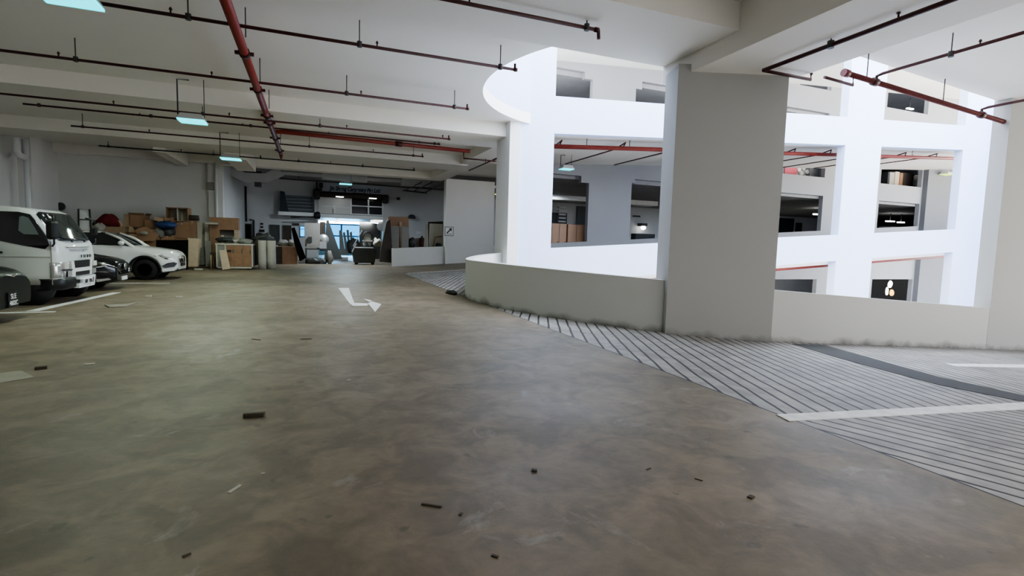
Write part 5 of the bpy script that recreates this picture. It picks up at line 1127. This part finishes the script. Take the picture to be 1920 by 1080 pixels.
for lab, px_, py_, l_ in (('lit strip lamp low in the dark opening right of the big pillar', 1534, 402, .5), ('left lit strip lamp in the dark room of the right opening', 1669, 415, .5), ('right lit strip lamp in the dark room of the right opening', 1689, 417, .4), ('lit strip lamp in the top right opening', 1706, 204, .4)):
    q = P(px_, py_, y=31.); tt = thing('strip_lamp', lab, 'lamp', q, 'strip lamps in the far rooms'); MB().box(q.x-l_, q.x+l_, 30.9, 31.1, q.z-.05, q.z+.05).build('lamp_tube', 'lampwhite', tt); MB().tube([(q.x, 31, q.z), (q.x, 31, q.z+1.0)], .03, 6).build('hanger_rod', 'conduit', tt)
q0, q1, z0, z1 = RC(1672, 1716, 426, 432, 27.5); solo('pale_stack', MB().box(q0, q1, 27.5, 28.5, 0, z1), 'foam', 'flat pale sheet stack at the foot of the right middle opening', 'stack')
a_, b_, z0, z1 = RC(1445, 1487, 409, 440, 39.9); solo('roller_door', MB().box(a_, b_, 39.8, 39.95, 0, z1), 'navy', 'wide dark roller door in the dark room right of the big pillar', 'door')
a_, b_, z0, z1 = RC(1492, 1502, 418, 440, 39.9); solo('side_door', MB().box(a_, b_, 39.8, 39.95, 0, z1), 'navy', 'narrow dark door beside the wide roller door', 'door')
q = P(1668, 540, y=27.); tt = thing('hanging_lantern', 'bright white and orange lit things hanging in the lowest right opening', 'lamp', q)
MB().blob(P(1669, 533, y=27), (.15, .15, .28), 3, .1).build('white_lamp', 'lampwhite', tt); MB().blob(P(1672, 549, y=27), (.17, .15, .25), 4, .1).build('orange_lamp', 'lamporange', tt); MB().blob(P(1663, 546, y=27), (.10, .1, .32), 5, .1).build('pale_lamp', 'lampwhite', tt)
far_item2 = RC(1478, 1504, 148, 160, YW+1.4); solo('brown_crate', MB().box(P(1464, 150, y=26.8).x, P(1500, 150, y=26.8).x, 26.8, 27.6, 11.1, P(1480, 150, y=26.8).z), 'card', 'large brown crate on the top far storey', 'crate')
q = P(1518, 165, y=26.6); solo('white_drum', MB().lathe([(.2, 0), (.25, .1), (.25, 1.2), (.18, 1.25)], (q.x, 26.8, 11.1), 'Z', 14), 'trim', 'white drum right of the brown crate on the top far storey', 'drum')
# the sign panel's arrow sign
y = 30.15; a_, b_, z0, z1 = RC(835, 849, 426.5, 441, y)
t = thing('arrow_sign', 'square white sign with a black arrow pointing up right on the panel', 'sign', ((a_+b_)/2, y, z0))
MB().box(a_-.05, b_+.05, y-.02, y, z0-.05, z1+.05).build('sign_border', 'greyboard', t); MB().box(a_, b_, y-.03, y-.02, z0, z1).build('sign_plate', 'plate', t)
cx_, cz_ = (a_+b_)/2, (z0+z1)/2+.03; s_ = (b_-a_)*.36
MB().add([(cx_+u*s_, y-.034, cz_+v*s_) for u, v in ((-1, -.7), (-.7, -1), (.45, .18), (.8, -.2), (1, 1), (-.2, .8), (.18, .45))], [(0, 1, 2, 6), (2, 3, 4), (6, 2, 4), (6, 4, 5)]).build('arrow', 'ink', t)
MB().box(a_+.06, b_-.06, y-.034, y-.03, z0+.05, z0+.09).build('caption_line', 'greyboard', t)
# ================================================================= marks and litter on the floor
def paint(name, label, poly, m='paint_line', zf=lambda x: 0., cat='road marking', th=.006, group=None):
    mb = MB(); mb.slab([(p[0], p[1], zf(p[0])) for p in poly], -.002, th)
    return solo(name, mb, m, label, cat, group)
cv = lambda pts: [(600+x/5.333, 440+y/5.333) for x, y in pts]
g = lambda pts: [tuple(P(x, y, z=0))[:2] for x, y in pts]
t = thing('floor_arrow', 'white turn arrow painted on the floor left of the curved parapet', 'road marking', P(670, 570, z=0))
MB().slab(g(cv([(183, 535), (288, 533), (318, 620), (345, 688), (300, 694)])), -.002, .006).build('arrow_stem', 'paint_line', t)
MB().slab(g(cv([(296, 690), (345, 684), (492, 690), (470, 712), (330, 714)])), -.002, .0065).build('arrow_bar', 'paint_line', t)
MB().slab(g(cv([(480, 690), (515, 668), (612, 697), (550, 774)])), -.002, .007).build('arrow_head', 'paint_line', t)
MB().slab(g(cv([(435, 641), (515, 660), (490, 672)])), -.002, .007).build('arrow_barb', 'paint_line', t)
# parking bay lines
paint('bay_line', 'white bay line on the floor under the nose of the truck', [(-5.05, 12.3), (-4.87, 12.3), (-4.60, 15.9), (-4.78, 15.9)], group='bay lines')
paint('bay_line', 'white bay line beside the wheel of the charcoal car', [(-6.5, 12.05), (-4.55, 12.05), (-4.55, 12.17), (-6.5, 12.17)], group='bay lines')
paint('bay_line', 'white bay line beside the black hatchback, before the SUV', [(-6.5, 18.9), (-4.2, 18.9), (-4.2, 19.0), (-6.5, 19.0)], group='bay lines')
# ramp marks
rl = lambda x: ramp_z(x)
def ramp_quad(px4):
    out = []
    for x_, y_ in px4:
        d = RR*((x_-960)/F)+UU*((540-y_)/F)+WW; t_ = (.28-CH)/(d.z+.07*d.x); out.append((d.x*t_, d.y*t_))
    return out
paint('ramp_line', 'white line painted across the grooved ramp at the right', ramp_quad([(1455, 778), (1920, 755), (2200, 741), (2200, 754), (1920, 768), (1480, 790)]), zf=rl)
paint('ramp_line', 'pale short line on the ramp near the right picture edge', ramp_quad([(1772, 682), (1920, 684), (1990, 686), (1990, 692), (1920, 690), (1790, 687)]), zf=rl)  # flat pale strip that follows the ramp slope
paint('drain_channel', 'dark drain strip slanting across the grooved ramp', ramp_quad([(1498, 645), (1600, 652), (1700, 688), (1800, 716), (1920, 745), (2100, 790), (2100, 775), (1890, 737), (1740, 700), (1600, 664), (1500, 652)][0:0] or [(1485, 645), (1545, 647), (1640, 674), (1760, 707), (1920, 742), (2050, 768), (2050, 776), (1890, 748), (1760, 722), (1640, 690), (1560, 668)]), 'drain', rl, 'drain')
paint('border_line', 'thin pale border line at the foot of the far ramp', [(4.2, 24.32), (9.8, 24.32), (9.8, 24.42), (4.2, 24.42)], zf=far_z)
def scrap(label, px_, py_, l_, w_, h_, m, rz, name='wood_scrap', cat='scrap', bevel=.0):
    p = P(px_, py_, z=0); mb = MB(); mb.box(-l_/2, l_/2, -w_/2, w_/2, 0, h_)
    if l_ > .12 and w_ < l_: # slightly broken ends
        mb.v = [(x*(1 if y > 0 else .93), y*(1+.15*(x > 0)), z) for x, y, z in mb.v]
    R = Matrix.Rotation(rz, 3, 'Z'); mb.v = [tuple(R @ Vector(v)+Vector((p.x, p.y, .001))) for v in mb.v]
    return solo(name, mb, m, label, cat, 'litter on the floor', bevel=bevel)
scrap('dark square-edged wood offcut lying in the middle of the floor', 476, 782, .17, .035, .035, 'debris', -.05, 'wood_offcut', bevel=.004)
scrap('white paper strip on the floor below the wood offcut', 440, 917, .10, .022, .003, 'foam', 1.0, 'paper_strip')
scrap('small white flake above the white paper strip', 493, 888, .022, .014, .003, 'foam', .2, 'paper_flake')
scrap('thin brown stick on the floor at the lower centre', 809, 949, .12, .012, .008, 'debris', -.6, 'stick')
scrap('small black chip on the floor near the lower centre', 1002, 884, .035, .025, .012, 'debris', -.4, 'wood_chip')
scrap('thin dark sliver right of the black chip', 1216, 880, .045, .008, .005, 'debris', .3, 'stick')
scrap('small dark sliver left of the grooved ramp, low in the picture', 1310, 900, .05, .008, .005, 'debris', -1.0, 'stick')
scrap('white paper scrap left on the floor near the cardboard sheet', 168, 683, .09, .05, .006, 'foam', .2, 'paper_scrap')
scrap('small dark lump beside the flat cardboard sheet at left', 77, 692, .10, .06, .03, 'debris', .3, 'wood_chip')
scrap('white flake on the floor right of the cardboard sheet', 343, 681, .04, .02, .004, 'foam', .1, 'paper_flake')
scrap('dark flat sliver on the floor centre above the wood offcut', 574, 636, .16, .03, .006, 'debris', -.1, 'stick')
scrap('thin dark stick on the floor left of the turn arrow', 480, 637, .18, .02, .006, 'debris', -.8, 'stick')
scrap('tiny white flake on the floor in front of the turn arrow', 654, 713, .04, .03, .004, 'foam', 0, 'paper_flake')
scrap('dark chip low at the left bottom of the floor', 350, 1042, .035, .010, .006, 'debris', .5, 'wood_chip')
scrap('dark bent leaf on the floor at the bottom right', 928, 1044, .035, .014, .006, 'debris', -.8, 'leaf')
scrap('dark leaf near the grooved edge at the lower right', 1408, 933, .04, .03, .008, 'debris', .3, 'leaf')
scrap('small brown chip beside the thin brown stick', 864, 965, .025, .018, .005, 'debris', .9, 'wood_chip')
scrap('white litter scrap at the foot of the sink cabinet', 372, 506, .34, .22, .06, 'foam', .1, 'paper_scrap')
scrap('white litter scrap before the foam rolls', 490, 497, .30, .2, .06, 'foam', .1, 'paper_scrap')
scrap('white litter scrap on the floor before the SUV', 278, 556, .13, .08, .02, 'foam', .1, 'paper_scrap')
scrap('white litter scrap on the floor right of the one before the SUV', 336, 557, .16, .08, .02, 'foam', .3, 'paper_scrap')
pts = [P(x, y, z=0) for x, y in ((-70, 708), (40, 696), (64, 708), (0, 719), (-70, 726))]
mb = MB(); mb.slab([(p.x, p.y) for p in pts], .001, .008); solo('cardboard_sheet', mb, 'card_grey', 'flat cardboard sheet on the floor at the left picture edge', 'cardboard')
pts = [P(x, y, z=0) for x, y in ((196, 573), (240, 571), (258, 568), (235, 576), (205, 577))]
mb = MB(); mb.slab([(p.x, p.y) for p in pts], .001, .02); solo('cardboard_sheet', mb, 'card_grey', 'thin pale cardboard sheet on the floor before the truck', 'cardboard')
p = P(868, 553, z=0); mb = MB().blob((3.84, 14.7, .04), (.12, .4, .06), 41, .2); solo('black_rag', mb, 'rubber', 'black rag lying at the left end of the curved parapet', 'rag')
